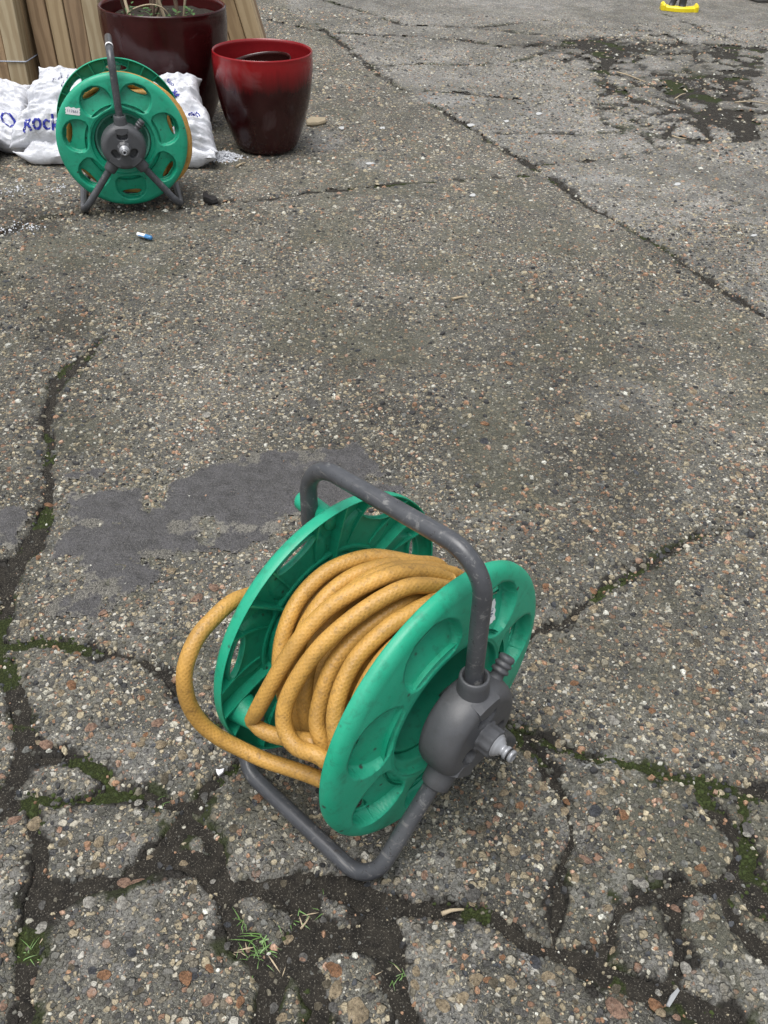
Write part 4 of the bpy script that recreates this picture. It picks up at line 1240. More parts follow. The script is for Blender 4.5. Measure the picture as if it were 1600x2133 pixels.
# inner layers
for k in range(8):
    y = 0.060 - 0.0180 * k
    curves.append(wrap([(60, y - 0.006, 0.094), (105, y + 0.003, 0.094), (150, y + 0.002, 0.094), (200, y - 0.003, 0.094)], y - 0.004, 0.094))
for k in range(7):
    y = 0.050 - 0.0185 * k; w_ = (0.004, -0.003, 0.002, 0.005, -0.002, 0.003, 0.0)[k]
    curves.append(wrap([(60, y - 0.012 - w_, 0.1095), (100, y + 0.003, 0.110 + w_ * .3), (150, y + 0.004 + w_, 0.111), (200, y - 0.006, 0.111)], y - 0.006, 0.110))
# strands on top, as they lie
curves.append(wrap([(66, 0.006, 0.126), (82, 0.034, 0.1285), (97, 0.050, 0.1285), (110, 0.0575, 0.1285), (125, 0.0585, 0.129), (138, 0.053, 0.130), (150, 0.045, 0.130), (162, 0.032, 0.130), (190, 0.012, 0.128)], 0.0, 0.126))
curves.append(wrap([(60, -0.004, 0.121), (78, 0.012, 0.127), (96, 0.0285, 0.1265), (112, 0.0355, 0.126), (128, 0.0360, 0.125), (142, 0.0310, 0.1245), (160, 0.018, 0.124), (190, 0.006, 0.122)], -0.01, 0.122))
curves.append(wrap([(62, -0.022, 0.130), (74, -0.012, 0.133), (88, 0.004, 0.134), (104, 0.0165, 0.1275), (120, 0.0180, 0.123), (140, 0.014, 0.121), (165, 0.004, 0.121), (195, -0.008, 0.121)], -0.02, 0.124))
curves.append(wrap([(60, -0.050, 0.126), (86, -0.057, 0.129), (97, -0.0535, 0.131), (110, -0.047, 0.133), (127, -0.0410, 0.134), (139, -0.0425, 0.136), (149, -0.047, 0.138), (157, -0.054, 0.140), (164, -0.063, 0.140), (182, -0.066, 0.136), (205, -0.06, 0.130)], -0.05, 0.126))
curves.append(wrap([(62, -0.042, 0.120), (90, -0.034, 0.122), (107, -0.0265, 0.121), (122, -0.0190, 0.121), (136, -0.0160, 0.123), (146, -0.018, 0.126), (159, -0.0235, 0.130), (167, -0.031, 0.135), (174, -0.044, 0.136), (190, -0.055, 0.132)], -0.05, 0.122))
curves.append(wrap([(70, -0.066, 0.120), (92, -0.069, 0.124), (106, -0.0660, 0.125), (121, -0.062, 0.126), (135, -0.062, 0.127), (150, -0.066, 0.128), (185, -0.066, 0.124)], -0.066, 0.118))
# long strand with the sharp kink near the rear flange
A = [(62, -0.040, 0.128), (74, -0.030, 0.137), (89, -0.016, 0.147), (103, -0.003, 0.149), (118, 0.010, 0.149), (131, 0.0170, 0.149), (143, 0.0205, 0.150), (155, 0.0245, 0.152), (167, 0.030, 0.156), (176, 0.0365, 0.160)]
A2 = [(182.5, 0.0355, 0.160), (183.5, 0.024, 0.157), (183.5, 0.010, 0.151), (182, -0.008, 0.143), (178, -0.031, 0.137), (190, -0.048, 0.130), (210, -0.05, 0.122)]
a1 = catmull([cylp(*q) for q in A] + [cylp(180, 0.0415, 0.1625)], 0.006)
a2 = catmull([cylp(180.6, 0.0410, 0.1630)] + [cylp(*q) for q in A2], 0.006)
KINK = (len(curves), len(a1))
curves.append((np.vstack([a1, a2]), False))
Bs = [(60, -0.052, 0.122), (81, -0.047, 0.138), (92, -0.036, 0.146), (103, -0.027, 0.147), (117, -0.017, 0.147), (131, -0.0080, 0.148), (144, -0.002, 0.149), (157, 0.001, 0.152), (166, -0.002, 0.156), (172, -0.013, 0.159), (174, -0.030, 0.159), (172, -0.052, 0.154), (176, -0.066, 0.146), (195, -0.066, 0.136)]
curves.append((catmull([cylp(*q) for q in Bs], 0.006), False))
# slack loop hanging outside the rear flange
lp = [(126, 0.122, 0.066), (132, 0.123, 0.090), (137, 0.122, 0.116), (142, 0.120, 0.146), (149, 0.117, 0.168), (154, 0.114, 0.184), (160, 0.109, 0.196), (167, 0.105, 0.201), (176, 0.099, 0.200), (185.5, 0.090, 0.195), (193, 0.076, 0.188), (199, 0.056, 0.179), (203, 0.030, 0.170), (205, 0.006, 0.160), (206, -0.020, 0.150), (207, -0.045, 0.142), (215, -0.062, 0.135), (240, -0.062, 0.126)]
curves.append((catmull([cylp(*q) for q in lp], 0.006), False))
hose_object('garden_hose', curves, HR, NEAR, NEAR_YAW, MAT['hose'], 'yellow braided hose with a kink and a slack loop on the foreground reel', KINK)

curves = []
for lay, r in enumerate((0.095, 0.114, 0.132)):
    for k in range(6 - lay % 2):
        y = 0.056 - 0.0225 * k - 0.011 * (lay % 2)
        j = random.uniform(-.006, .006)
        curves.append(wrap([(60, y + j, r), (140, y - j, r + 0.002), (220, y + j, r + 0.004), (300, y - j, r)], y, r))
# bulging outer turns that show past the rim on the right
for y, r, ph in ((-0.030, 0.146, -12), (0.000, 0.150, -16), (-0.050, 0.146, -20), (0.034, 0.146, -10)):
    pts = []
    for a in range(0, 360, 15):
        k = max(0.0, math.cos(math.radians(a - ph))) ** 3
        pts.append(cylp(a, y + 0.010 * math.sin(math.radians(a * 2)), r - 0.004 + (0.188 - r) * k))
    curves.append((catmull(pts, 0.007, True), True))
hose_object('garden_hose', curves, HR, FAR, FAR_YAW, MAT['hose'], 'yellow hose bulging past the rim of the faded reel by the sacks')

# ------------------------------------------------------------------ glazed pots
def pot(name, loc, rim, base, hgt, belly, m_out, m_in, label, wall=0.012, lean=(0, 0, 0)):
    root = empty(name, loc); root.rotation_euler = lean
    tag(root, label, 'pot', 'glazed plant pots')
    zs = np.linspace(0, 1, 26)
    prof = [(0.0, 0.0), (base * 0.9, 0.0), (base * 0.98, 0.004)]
    for t in zs[1:]:
        s = base + (rim - base) * (1 - (1 - t) ** belly)
        if t > 0.9: s -= rim * 0.006 * (t - 0.9) / 0.1
        prof.append((s, t * hgt))
    r = prof[-1][0]
    lip = [(r + 0.0005, hgt + 0.002), (r - wall * .35, hgt + 0.005), (r - wall * .8, hgt + 0.003), (r - wall, hgt - 0.003)]
    v, f = lathe(prof + lip[:2], 96)
    link('body', np_mesh('body', v, f), root, m_out)
    inner = [lip[1], lip[2], lip[3]]
    for t in np.linspace(0.97, 0.12, 14):
        s = base + (rim - base) * (1 - (1 - t) ** belly) - wall
        inner.append((s, t * hgt))
    inner.append((0.0, 0.12 * hgt))
    v, f = lathe(inner, 96)
    link('inside', np_mesh('inside', v, f), root, m_in)
    return root
big_pot = pot('glazed_pot', (-0.818, 3.35, 0.002), 0.213, 0.125, 0.378, 2.3, MAT['pot_big'], MAT['pot_in_big'], 'large dark maroon glazed pot with a twiggy shrub, behind the sacks')
small_pot = pot('glazed_pot', (-0.4569, 3.1324, 0.002), 0.1625, 0.097, 0.300, 2.2, MAT['pot_small'], MAT['pot_in'], 'smaller glazed pot with bright red rim fading to maroon, an inner pot inside', 0.007)
nest = pot('inner_pot', (-0.445, 3.150, 0.075), 0.112, 0.060, 0.190, 2.0, MAT['pot_nest'], MAT['pot_nest'], 'dark brown pot nested inside the red rimmed pot', 0.006, (math.radians(4), math.radians(-9), 0))

# compost and shrub in the large pot
a = np.linspace(0, 2 * np.pi, 40, endpoint=False)
rr = np.array([0.0, 0.05, 0.10, 0.15, 0.192])
cv = [(r * math.cos(t), r * math.sin(t), 0.012 * fbm(np.array([r * math.cos(t) * 20]), np.array([r * math.sin(t) * 20]), 5)[0]) for r in rr for t in a]
cp = link('compost', np_mesh('compost', np.array(cv), grid_faces(5, 40, True)), big_pot, MAT['compost'], loc=(0, 0, 0.345))

def leaf_faces(V, F, p, d, ln, wd, curl=0.25):
    d = np.array(d, float); d /= np.linalg.norm(d)
    s = np.cross(d, (0, 0, 1.0)); s /= np.linalg.norm(s) + 1e-9
    nn = np.cross(s, d)
    i = len(V)
    for t, w in ((0, .12), (.35, 1), (.7, .8), (1, .05)):
        c = np.array(p) + d * ln * t - nn * curl * ln * t * t
        V.append(c - s * wd * w / 2); V.append(c + s * wd * w / 2)
    for k in range(3): F.append((i + 2 * k, i + 2 * k + 1, i + 2 * k + 3, i + 2 * k + 2))

rg = random.Random(11)
shrub = empty('potted_shrub', (-0.818, 3.35, 0.347)); tag(shrub, 'bare twiggy shrub with a few small leaves growing in the large maroon pot', 'shrub')
LV, LF = [], []
for k in range(11):
    bx, by = rg.uniform(-.11, .09), rg.uniform(-.10, .08)
    an = rg.uniform(0, 6.28); ln = rg.uniform(.25, .62); lean = rg.uniform(.05, .5)
    pts = [np.array([bx, by, -0.01])]
    dirv = np.array([math.cos(an) * lean, math.sin(an) * lean, 1.0])
    for i in range(6):
        dirv = dirv + np.array([rg.gauss(0, .14), rg.gauss(0, .14), 0.05])
        pts.append(pts[-1] + dirv / np.linalg.norm(dirv) * ln / 6)
    path = catmull(pts, 0.02)
    v, f, _ = sweep(path, np.linspace(rg.uniform(.004, .0085), 0.0015, len(path)), 8)
    link('stem', np_mesh('stem', v, f), shrub, MAT['bark'] if k % 3 else MAT['twig_pale'])
    for j in range(rg.randint(2, 6)):
        i = rg.randrange(len(path)); th = rg.uniform(0, 6.28)
        leaf_faces(LV, LF, path[i], (math.cos(th), math.sin(th), rg.uniform(-.1, .6)), rg.uniform(.018, .04), rg.uniform(.008, .016))
for cx, cy in ((-.09, -.10), (-.03, -.13), (.055, -.125), (.10, -.09), (-.06, -.12)):
    for j in range(14):
        th = rg.uniform(0, 6.28)
        leaf_faces(LV, LF, (cx + rg.gauss(0, .014), cy + rg.gauss(0, .010), .015 + rg.uniform(0, .035)), (math.cos(th), math.sin(th), rg.uniform(0, .8)), rg.uniform(.012, .026), rg.uniform(.007, .013))
link('foliage', py_mesh('foliage', LV, LF), shrub, MAT['leaf'])
# arching dry stalk over the rim
v, f, _ = sweep(catmull([(-.10, -.10, .0), (-.085, -.12, .03), (-.04, -.13, .052), (.0, -.12, .056), (.03, -.10, .04), (.05, -.08, .0)], .01), .0025, 7)
link('stem', np_mesh('stem', v, f), shrub, MAT['twig_pale'])

# ------------------------------------------------------------------ timber
WOODS = [mat_wood('timber_%d' % i, bc, dk, i) for i, (bc, dk) in enumerate([((0.42, 0.30, 0.17), (0.24, 0.155, 0.08)), ((0.37, 0.255, 0.15), (0.19, 0.12, 0.065)), ((0.46, 0.35, 0.21), (0.29, 0.20, 0.105)), ((0.32, 0.22, 0.13), (0.15, 0.095, 0.055)), ((0.45, 0.37, 0.24), (0.28, 0.20, 0.11))])]
ME_PLANK = {}
def plank_mesh(w, d, h, wi):
    k = (round(w, 3), round(d, 3), round(h, 2), wi)
    if k not in ME_PLANK:
        me = box_mesh('plank', w, d, h, 0.0035, 2, True); me.materials.append(WOODS[wi]); ME_PLANK[k] = me
    return ME_PLANK[k]

def bundle(name, loc, rot, widths, woods, depth_rows, label, strap_z=None, dep=0.062, h=1.3):
    root = empty(name, loc); root.rotation_euler = rot
    tag(root, label, 'timber', 'bundles of sawn timber')
    x = 0.0
    for i, (w, wi) in enumerate(zip(widths, woods)):
        for r in range(depth_rows):
            o = link('plank', plank_mesh(w - 0.003, dep, h + 0.05 * ((i + r) % 3), (wi + r) % 5), root)
            o.location = (x + w / 2, dep / 2 + r * (dep + 0.002) + 0.004 * ((i * 7) % 3 - 1), 0.0)
            o.rotation_euler = (0, 0, math.radians(((i * 5 + r * 3) % 5 - 2) * 0.7))
        x += w
    if strap_z:
        t = x; d0, d1 = -0.0065, depth_rows * (dep + 0.002) + 0.008
        st = fillet([(t / 2, d0, strap_z), (t + 0.004, d0, strap_z + .004), (t + 0.004, d1, strap_z), (-0.004, d1, strap_z), (-0.004, d0, strap_z - .004), (t / 2 - .004, d0, strap_z)], 0.006, 4)
        v, f, _ = sweep(st, 0.0022, 8)
        link('strap', np_mesh('strap', v, f), root, MAT['string'])
    return root

def at_depth(px, py, Y):
    d = ray(px, py); return _C + d * (Y / d[1])
# left bundle, its right edge runs down the dark gap
pL = at_depth(68, 262, 3.42)
b1 = bundle('timber_bundle', (pL[0] - 0.262 + 0.02, 3.42, 0.0), (0, math.radians(0.5), 0), [0.066, 0.064, 0.066, 0.068], [2, 0, 1, 4], 4, 'strapped bundle of sawn timber posts at the left edge of the photo', 0.172)
p2 = at_depth(118, 262, 3.46)
b2 = bundle('timber_bundle', (p2[0] - 0.03, 3.50, 0.0), (0, math.radians(-1.5), 0), [0.067, 0.062, 0.066, 0.062], [1, 2, 3, 4], 3, 'bundle of four paler timber posts between the dark gap and the maroon pot')
p3 = at_depth(560, 120, 3.95)
b3 = bundle('timber_bundle', (p3[0] - 0.225, 3.90, 0.0), (0, math.radians(-15.5), 0), [0.060, 0.062, 0.064, 0.066], [3, 1, 0, 2], 2, 'tilted timber planks showing between the two red pots', 0.30, 0.05)

# ------------------------------------------------------------------ salt sacks
def sack_surface(L, W, H, seed, sag=0.0):
    def surf(u, v, side=1.0):
        u = np.asarray(u, float); v = np.asarray(v, float)
        body = np.clip((1 - np.abs(u) ** 4.5), 0, 1) ** 0.55 * np.clip((1 - np.abs(v) ** 4), 0, 1) ** 0.55
        z = side * H / 2 * body
        x = L / 2 * u * (1 + 0.05 * np.abs(v) ** 3 - 0.02 * np.cos(v * 3 + seed) - 0.11 * (v + 1))
        y = W / 2 * v * (1 - 0.07 * (1 - u ** 2)) + 0.012 * np.sin(u * 3 + seed)
        def facets(sc, sd):
            rg = np.random.default_rng(sd); px, py = u * L * sc, v * W * sc
            f1 = np.full(u.shape, 9.0)
            for a_, b_ in rg.uniform([-L * sc, -W * sc], [L * sc, W * sc], (int(4 * L * W * sc * sc) + 3, 2)) * 0.56:
                f1 = np.minimum(f1, np.hypot(px / 2 - a_, py / 2 - b_))
            return f1
        wr = fbm(u * 2.2 + seed, v * 5 + seed, seed, 4, 0.55); rid = 1 - np.abs(fbm(u * 3 + 3 * wr, v * 3.5, seed + 5, 3, 0.5)) * 2
        z = z - side * (0.030 * np.clip(facets(16, seed * 7 + 1), 0, 1) + 0.012 * np.clip(facets(34, seed * 5 + 2), 0, 1) - 0.016) * np.clip(0.25 + body, 0, 1)
        z = z + side * (0.012 * wr * (0.4 + body) + 0.017 * rid * (0.35 + np.abs(u) ** 3) * (0.25 + 0.75 * body))
        ed = np.clip((np.abs(u) - 0.86) / 0.14, 0, 1)
        z = z + 0.018 * ed * np.sin(v * 7 + seed * 2 + 2 * np.sign(u)) + 0.010 * np.clip((np.abs(v) - 0.85) / .15, 0, 1) * np.sin(u * 9 + seed)
        x = x + 0.012 * ed * fbm(v * 4 + seed, u * 0 + seed, seed + 9, 3)
        return np.stack([x, y, z - sag * (u ** 2) * 0.04], -1)
    return surf

def sack(loc, basis, L, W, H, seed, label):
    """basis: 3 unit vectors (along, across, out of the upper face)"""
    root = empty('salt_sack', loc)
    tag(root, label, 'sack', 'white plastic sacks')
    E_ = np.array(basis); surf = sack_surface(L, W, H, seed)
    nu, nv = 120, 76
    uu, vv = np.meshgrid(np.linspace(-1, 1, nu), np.linspace(-1, 1, nv))
    Vt = surf(uu, vv, 1.0).reshape(-1, 3) @ E_; Vb = surf(uu, vv, -1.0).reshape(-1, 3) @ E_
    Vb = Vb - 0.0012 * E_[2]
    F = grid_faces(nv, nu)
    V = np.vstack([Vt, Vb]); n = nu * nv
    # sides close along the seam
    per = np.r_[np.arange(nu), np.arange(1, nv) * nu + nu - 1, (nv - 1) * nu + np.arange(nu - 2, -1, -1), np.arange(nv - 2, 0, -1) * nu]
    S_ = np.stack([per, np.roll(per, -1), np.roll(per, -1) + n, per + n], -1)[:, ::-1]
    V[:, 2] = np.maximum(V[:, 2], 0.004 - loc[2])
    link('bag', np_mesh('bag', V, np.vstack([F, F[:, ::-1] + n, S_])), root, MAT['sack'])
    return root, surf, E_

def print_on(root, surf, E_, body, size, u0, v0, L, W, rot=0.0, mat='ink', name='lettering', lift=0.0016, stretch=1.0):
    me = text_mesh(body, size, name, 2, 0.016)
    n = len(me.vertices); co = np.zeros(n * 3, np.float32); me.vertices.foreach_get('co', co); co = co.reshape(-1, 3)
    c, s = math.cos(rot), math.sin(rot)
    x = co[:, 0] * stretch * c - co[:, 1] * s; y = co[:, 0] * stretch * s + co[:, 1] * c
    u_ = u0 + x / (L / 2); v_ = v0 + y / (W / 2)
    P = surf(u_, v_, 1.0)
    e = 1e-3
    nrm = np.cross(surf(u_ + e, v_, 1.0) - P, surf(u_, v_ + e, 1.0) - P); nrm /= np.linalg.norm(nrm, axis=1)[:, None] + 1e-12
    P = (P + nrm * lift) @ E_
    me.vertices.foreach_set('co', P.astype(np.float32).ravel()); me.update()
    return link(name, me, root, MAT[mat])

def frame_vec(az, tilt):
    """sack lying along direction az, its face tipped back from upright by tilt"""
    e1 = np.array([math.cos(az), math.sin(az), 0]); back = np.array([-math.sin(az), math.cos(az), 0])
    e2 = back * math.cos(tilt) + np.array([0, 0, math.sin(tilt)])
    return np.array([e1, e2, np.cross(e1, e2)])

Ls, Ws, Hs = 0.640, 0.290, 0.15
up_root, up_surf, up_E = sack((-0.918, 3.00, 0.126), frame_vec(math.radians(3), math.radians(36)), Ls, Ws, Hs, 4, 'plump white salt sack printed Rock in blue behind the faded reel')
print_on(up_root, up_surf, up_E, 'Rock', 0.050, -0.86, -0.86, Ls, Ws, math.radians(2), stretch=1.15)
print_on(up_root, up_surf, up_E, 'can', 0.030, 0.80, -0.42, Ls, Ws, math.radians(25))
for (uu_, vv_, tt_, sz_, ro_) in ((0.72, 0.42, 'ckn', 0.022, 125), (0.76, 0.10, '8k', 0.034, 115), (0.66, -0.30, 'x~', 0.030, 100), (0.58, -0.52, 'kx', 0.020, 120)):
    print_on(up_root, up_surf, up_E, tt_, sz_, uu_, vv_, Ls, Ws, math.radians(ro_))
for k, (uu_, n_) in enumerate(((-0.66, 9), (-0.56, 8), (-0.46, 5))):
    print_on(up_root, up_surf, up_E, ''.join(random.choice('-=~') for _ in range(n_)), 0.016, uu_, 0.62 - 0.06 * k, Ls, Ws, math.radians(-88), 'dark_ink')
low_root, low_surf, low_E = sack((-0.905, 2.975, 0.036), frame_vec(math.radians(2), math.radians(3)), 0.60, 0.24, 0.072, 12, 'flattened white sack crushed beneath the printed sack')
l1, l1s, l1E = sack((-1.455, 3.060, 0.098), frame_vec(math.radians(-6), math.radians(34)), 0.52, 0.26, 0.13, 21, 'white salt sack cut by the left edge, leaning on the timber')
print_on(l1, l1s, l1E, 'O', 0.062, 0.72, -0.50, 0.52, 0.26, math.radians(-20))
print_on(l1, l1s, l1E, '-', 0.060, 0.60, 0.30, 0.52, 0.26, math.radians(70))
print_on(l1, l1s, l1E, '-', 0.055, 0.30, -0.10, 0.52, 0.26, math.radians(80))
l2, l2s, l2E = sack((-1.480, 2.830, 0.060), frame_vec(math.radians(0), math.radians(18)), 0.46, 0.22, 0.11, 33, 'corner of a white sack lowest on the left edge, on the damp ground')

# ------------------------------------------------------------------ spilt salt
def crystals(name, pts, size, label, cat):
    bm = bmesh.new(); rg = random.Random(len(pts))
    for (x, y, z) in pts:
        s = size * rg.uniform(.45, 1.2)
        m = Matrix.Translation((x, y, z)) @ Matrix.Rotation(rg.uniform(0, 6.28), 4, (rg.random(), rg.random(), rg.random() + .01)) @ Matrix.Diagonal((s, s * rg.uniform(.6, 1), s * rg.uniform(.5, .9), 1))
        bmesh.ops.create_icosphere(bm, subdivisions=1, radius=.5, matrix=m)
    me = bpy.data.meshes.new(name); bm.to_mesh(me); bm.free()
    o = link(name, me, None, MAT['salt'])
    tag(o, label, cat, kind='stuff')
rg = random.Random(5)
pts = []
for _ in range(900):
    px = 466 + rg.gauss(0, 15); py = 328 + rg.gauss(0, 4.0)
    g = G(px, py); q = ((px - 466) / 30) ** 2 + ((py - 328) / 8) ** 2
    pts.append((g[0], g[1], 0.001 + max(0, .018 * (1 - q)) * rg.random()))
crystals('spilt_salt', pts, 0.0075, 'small heap of spilt white rock salt beside the red rimmed pot', 'salt')
pts = []
for _ in range(150):
    px, py = rg.choice([(15, 480), (40, 470), (62, 478), (20, 400), (35, 395), (120, 395)]); px += rg.gauss(0, 13); py += rg.gauss(0, 5)
    g = G(px, py); pts.append((g[0], g[1], 0.002))
crystals('salt_grains', pts, 0.0055, 'white salt grains scattered on damp concrete at the left edge', 'salt')

# ------------------------------------------------------------------ litter and small stones lying loose
def slab_chip(name, outline_px, thick, mat, label, cat, tilt=(0, 0), z0=0.001):
    P = np.array([G(x, y)[:2] for x, y in outline_px]); c = P.mean(0); Q = P - c; n = len(Q)
    ring = lambda k, z, j: [(p[0] * k, p[1] * k, z + j * math.sin(i * 2.3)) for i, p in enumerate(Q)]
    v = ring(0.94, 0, 0) + ring(1.0, thick * .45, thick * .1) + ring(.93, thick, thick * .12) + [(0, 0, thick * 1.05)]
    f = [tuple(range(n))[::-1]]
    for r in range(2):
        f += [(r * n + i, r * n + (i + 1) % n, (r + 1) * n + (i + 1) % n, (r + 1) * n + i) for i in range(n)]
    f += [(2 * n + i, 2 * n + (i + 1) % n, 3 * n) for i in range(n)]
    o = link(name, py_mesh(name, v, f, False), None, mat, (c[0], c[1], z0), (tilt[0], tilt[1], 0))
    return tag(o, label, cat)
slab_chip('flat_stone', [(637,257),(648,250),(665,250),(680,252),(679,258),(664,262),(650,264),(640,263)], 0.012, MAT['tanstone'], 'flat tan stone lying right of the red rimmed pot', 'stone')
slab_chip('dark_scrap', [(423,412),(430,410),(436,416),(450,420),(455,426),(444,428),(432,425),(424,422)], 0.016, MAT['blackrag'], 'small black scrap on the joint right of the faded reel', 'debris')
slab_chip('slate_shard', [(1388,2092),(1396,2072),(1412,2055),(1416,2062),(1404,2082),(1394,2098)], 0.004, MAT['slate'], 'pale grey slate shard in the mossy gap at lower right', 'stone', (0.1, 0.1), -0.004)
slab_chip('shell_chip', [(450,1606),(458,1608),(468,1604),(466,1612),(456,1620),(452,1614)], 0.003, MAT['white'], 'small white triangular chip left of the foreground reel\'s foot tube', 'chip', (0, 0), 0.002)
for k, (px, py, a_, b_) in enumerate([(1411, 385, 9, 4), (1122, 238, 8, 4), (980, 262, 10, 4), (1055, 254, 7, 3), (712, 268, 8, 4), (797, 268, 8, 3), (985, 408, 8, 4), (1570, 492, 8, 3), (770, 342, 12, 3)]):
    a_, b_ = a_ * .8, b_ * .75
    ol = [(px + a_ * math.cos(t) * (1 + .3 * math.sin(3 * t + k)), py + b_ * math.sin(t)) for t in np.linspace(0, 6.28, 8)[:-1]]
    words = ['right of the long diagonal joint, nearest its middle', 'on the broken slab, upper of two', 'on the diagonal joint', 'on the broken slab beside the diagonal joint', 'right of the flat tan stone', 'at some distance right of the flat tan stone', 'just below the cross joint', 'near the right edge beyond the diagonal joint', 'in the pale stain right of the pots']
    slab_chip('paper_flake', ol, 0.003, MAT['flake'], 'white flake of litter ' + words[k], 'litter')

# cracked ball pen stub: white barrel, blue cap
gp = G(302, 499); pen = empty('pen_stub', (gp[0], gp[1], 0.010), math.radians(-28)); tag(pen, 'short white and blue plastic pen stub below the faded reel', 'pen')
v, f = lathe([(0, -.024), (.0052, -.024), (.0055, -.022), (.0055, .010), (.0048, .011)], 20, 'x'); link('barrel', np_mesh('barrel', v, f), pen, MAT['white'])
v, f = lathe([(.0062, .004), (.0062, .020), (.0050, .025), (0, .026)], 20, 'x'); link('cap', np_mesh('cap', v, f), pen, MAT['blue'])
link('clip', box_mesh('clip', .036, .0035, .002, .0006, 1), pen, MAT['blue'], loc=(0.002, -0.0062, 0.001))

def twig(pts_px, rad, mat, label, lift=0.004):
    P = [G(x, y) + np.array([0, 0, lift + 0.002 * math.sin(i * 2)]) for i, (x, y) in enumerate(pts_px)]
    path = catmull(P, 0.008); v, f, _ = sweep(path, np.linspace(rad, rad * .5, len(path)), 7)
    return tag(link('twig', np_mesh('twig', v, f), None, mat), label, 'twig')
twig([(920, 1904), (940, 1898), (966, 1893)], .0028, MAT['twig_pale'], 'short pale twig below the foreground reel\'s right foot', 0.0)
twig([(1285, 152), (1310, 160), (1345, 172)], .0035, MAT['twig_pale'], 'pale stick lying on the broken dark concrete')
twig([(1405, 208), (1418, 200), (1428, 196)], .003, MAT['twig_pale'], 'short twig on the moss right of the pale stick')
twig([(1530, 215), (1565, 214), (1600, 217)], .003, MAT['twig_pale'], 'pale straw at the right edge on the broken concrete')
twig([(1400, 285), (1412, 290), (1430, 291)], .003, MAT['twig_pale'], 'curved white straw below the mossy broken patch')
twig([(626, 1932), (636, 1922), (645, 1905)], .0014, MAT['twig_pale'], 'dry grass stalk right of the grass tuft', -0.003)
twig([(492, 350), (502, 345), (512, 340)], .004, MAT['twig_pale'], 'pale sliver by the base of the red rimmed pot')
twig([(940, 626), (965, 622)], .004, MAT['twig_pale'], 'straw lying in the middle of the bare concrete')

def grass(px, py, n, ln, spread, label, seed):
    rg = random.Random(seed); g = G(px, py); V, F = [], []
    for k in range(n):
        a = rg.uniform(0, 6.28); l = ln * rg.uniform(.4, 1.1); w = ln * rg.uniform(.035, .075)
        b0 = np.array([rg.gauss(0, spread), rg.gauss(0, spread), 0])
        d = np.array([math.cos(a), math.sin(a), 0]); s = np.array([-d[1], d[0], 0]); up = rg.uniform(.25, 1.0)
        i = len(V)
        for t in (0, .3, .6, .85, 1):
            c = b0 + d * l * t * (.55 + .45 * t) + np.array([0, 0, l * up * (t - .75 * t * t)])
            ww = w * (1 - t ** 2.2) + .0001
            V += [c - s * ww / 2, c + s * ww / 2 + np.array([0, 0, ww * .25])]
        for q in range(4): F.append((i + 2 * q, i + 2 * q + 1, i + 2 * q + 3, i + 2 * q + 2))
    root = empty('grass_tuft', (g[0], g[1], -0.007)); tag(root, label, 'grass', 'grass tufts in the cracks')
    link('blades', py_mesh('blades', V, F), root, MAT['grass'])
    V2, F2 = [], []
    for k in range(max(2, n // 5)):
        a = rg.uniform(0, 6.28)
        leaf_faces(V2, F2, (rg.gauss(0, spread * 1.5), rg.gauss(0, spread * 1.5), .002), (math.cos(a), math.sin(a), .12), ln * rg.uniform(.5, 1.1), ln * .07, .1)
    link('dead_blades', py_mesh('dead_blades', V2, F2), root, MAT['twig_pale'])
grass(552, 1950, 18, .024, .007, 'largest green grass tuft, in the mossy gap at bottom centre', 1)
grass(530, 1985, 30, .012, .010, 'low fine grass just below the largest tuft', 2)
grass(343, 1658, 12, .014, .005, 'tiny grass sprout in the crack left of the foreground reel', 3)
grass(618, 1905, 7, .018, .006, 'thin sprig of grass upper right of the largest tuft', 4)
grass(668, 1890, 5, .018, .004, 'lone grass sprig between two small concrete islands', 5)
grass(510, 1910, 8, .016, .004, 'small star shaped sprig above the largest tuft', 6)
grass(830, 2030, 10, .014, .006, 'tiny sprig in the seam right of bottom centre', 7)
grass(55, 1985, 9, .020, .008, 'few blades in the mossy seam at the lower left edge', 8)

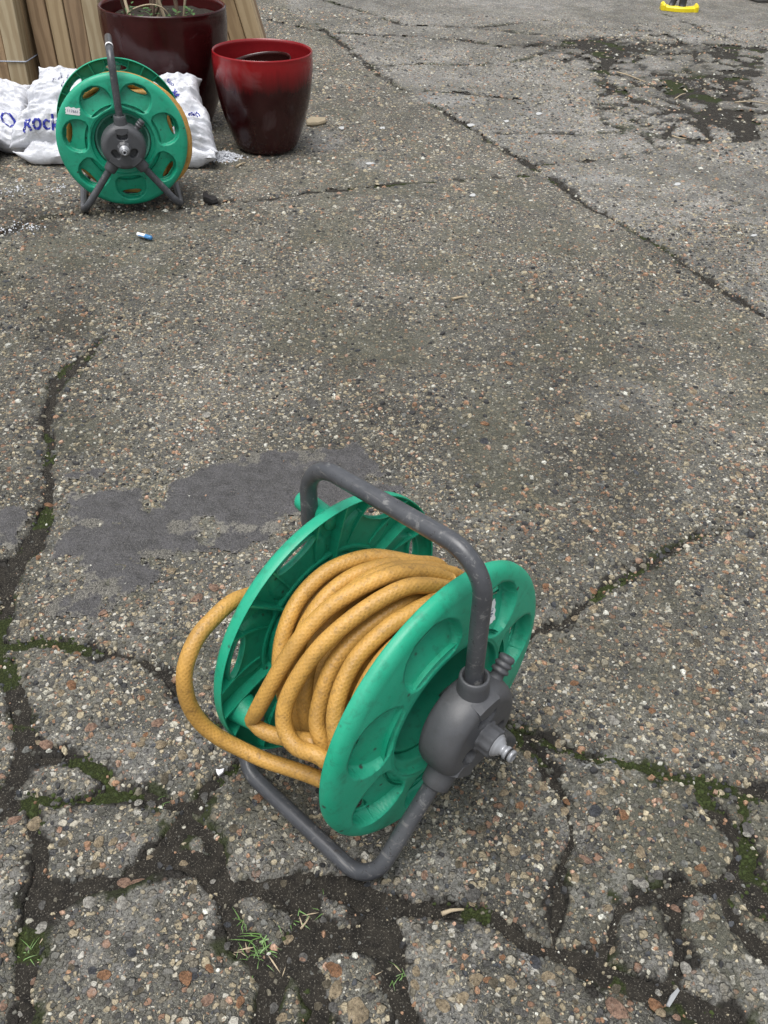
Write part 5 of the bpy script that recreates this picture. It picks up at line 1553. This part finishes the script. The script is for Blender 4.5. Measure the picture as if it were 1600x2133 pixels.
# ------------------------------------------------------------------ far right: yellow footed stand, plants and block
gs = G(1414, 21); stand = empty('yellow_footed_stand', (gs[0], gs[1], 0.0), math.radians(-6))
stand.scale = (0.86, 0.86, 0.86); tag(stand, 'dark tube stand on a curved yellow plastic foot, top right', 'stand')
hw = 0.128; pts = []
arc = [np.array([-hw + 2 * hw * t, -0.045 * math.sin(math.pi * t), 0]) for t in np.linspace(0, 1, 25)]
Vy, Fy = [], []
for i, p in enumerate(arc):
    e = abs(i / 24 - .5) * 2
    hh = 0.030 + 0.016 * sstep(.72, .86, np.array(e)); dd = 0.034 + 0.012 * sstep(.72, .86, np.array(e))
    if i in (0, 24): hh *= .75; dd *= .8
    for (a_, b_) in ((-dd, 0), (-dd, hh * .7), (-dd * .75, hh), (dd * .75, hh), (dd, hh * .7), (dd, 0)):
        Vy.append((p[0], p[1] + a_, b_))
Fy = grid_faces(25, 6, True).tolist() + [list(range(6)), list(range(24 * 6, 25 * 6))[::-1]]
link('foot', py_mesh('foot', Vy, Fy, False), stand, MAT['yellow'])
tube_obj('post', fillet([(0.012, -0.03, 0.02), (0.016, -0.02, 0.45), (0.02, 0.02, 0.8)], 0.2), 0.026, stand, MAT['dark_steel'])
tube_obj('post', fillet([(-0.062, -0.02, 0.02), (0.00, -0.005, 0.20), (0.016, 0.0, 0.40)], 0.2), 0.021, stand, MAT['dark_steel'])
V, F = [], []
rg = random.Random(21)
gpl = G(1528, -2)
for _ in range(420):
    q = np.array([rg.gauss(0, .13), abs(rg.gauss(0.12, .07)), abs(rg.gauss(.08, .07))]); th = rg.uniform(0, 6.28)
    leaf_faces(V, F, q, (math.cos(th), math.sin(th), rg.uniform(-.3, .8)), rg.uniform(.03, .07), rg.uniform(.012, .03))
wd = empty('weed_clump', (gpl[0], gpl[1], 0)); tag(wd, 'dark leafy weeds at the top right corner', 'plant')
link('foliage', py_mesh('foliage', V, F), wd, MAT['leaf_dark'])
for k in range(7):
    v, f, _ = sweep(catmull([(rg.gauss(0, .08), .10, 0), (rg.gauss(0, .1), .12, .1), (rg.gauss(0, .12), .13, .2)], .02), .003, 6)
    link('stem', np_mesh('stem', v, f), wd, MAT['bark'])
gb = G(1592, 6)
tag(link('concrete_block', box_mesh('concrete_block', .34, .22, .16, .02, 3, True), None, MAT['concrete_block'], (gb[0] + .08, gb[1] + .14, 0), (0, 0, .3)), 'weathered grey block at the top right corner beside the weeds', 'block')
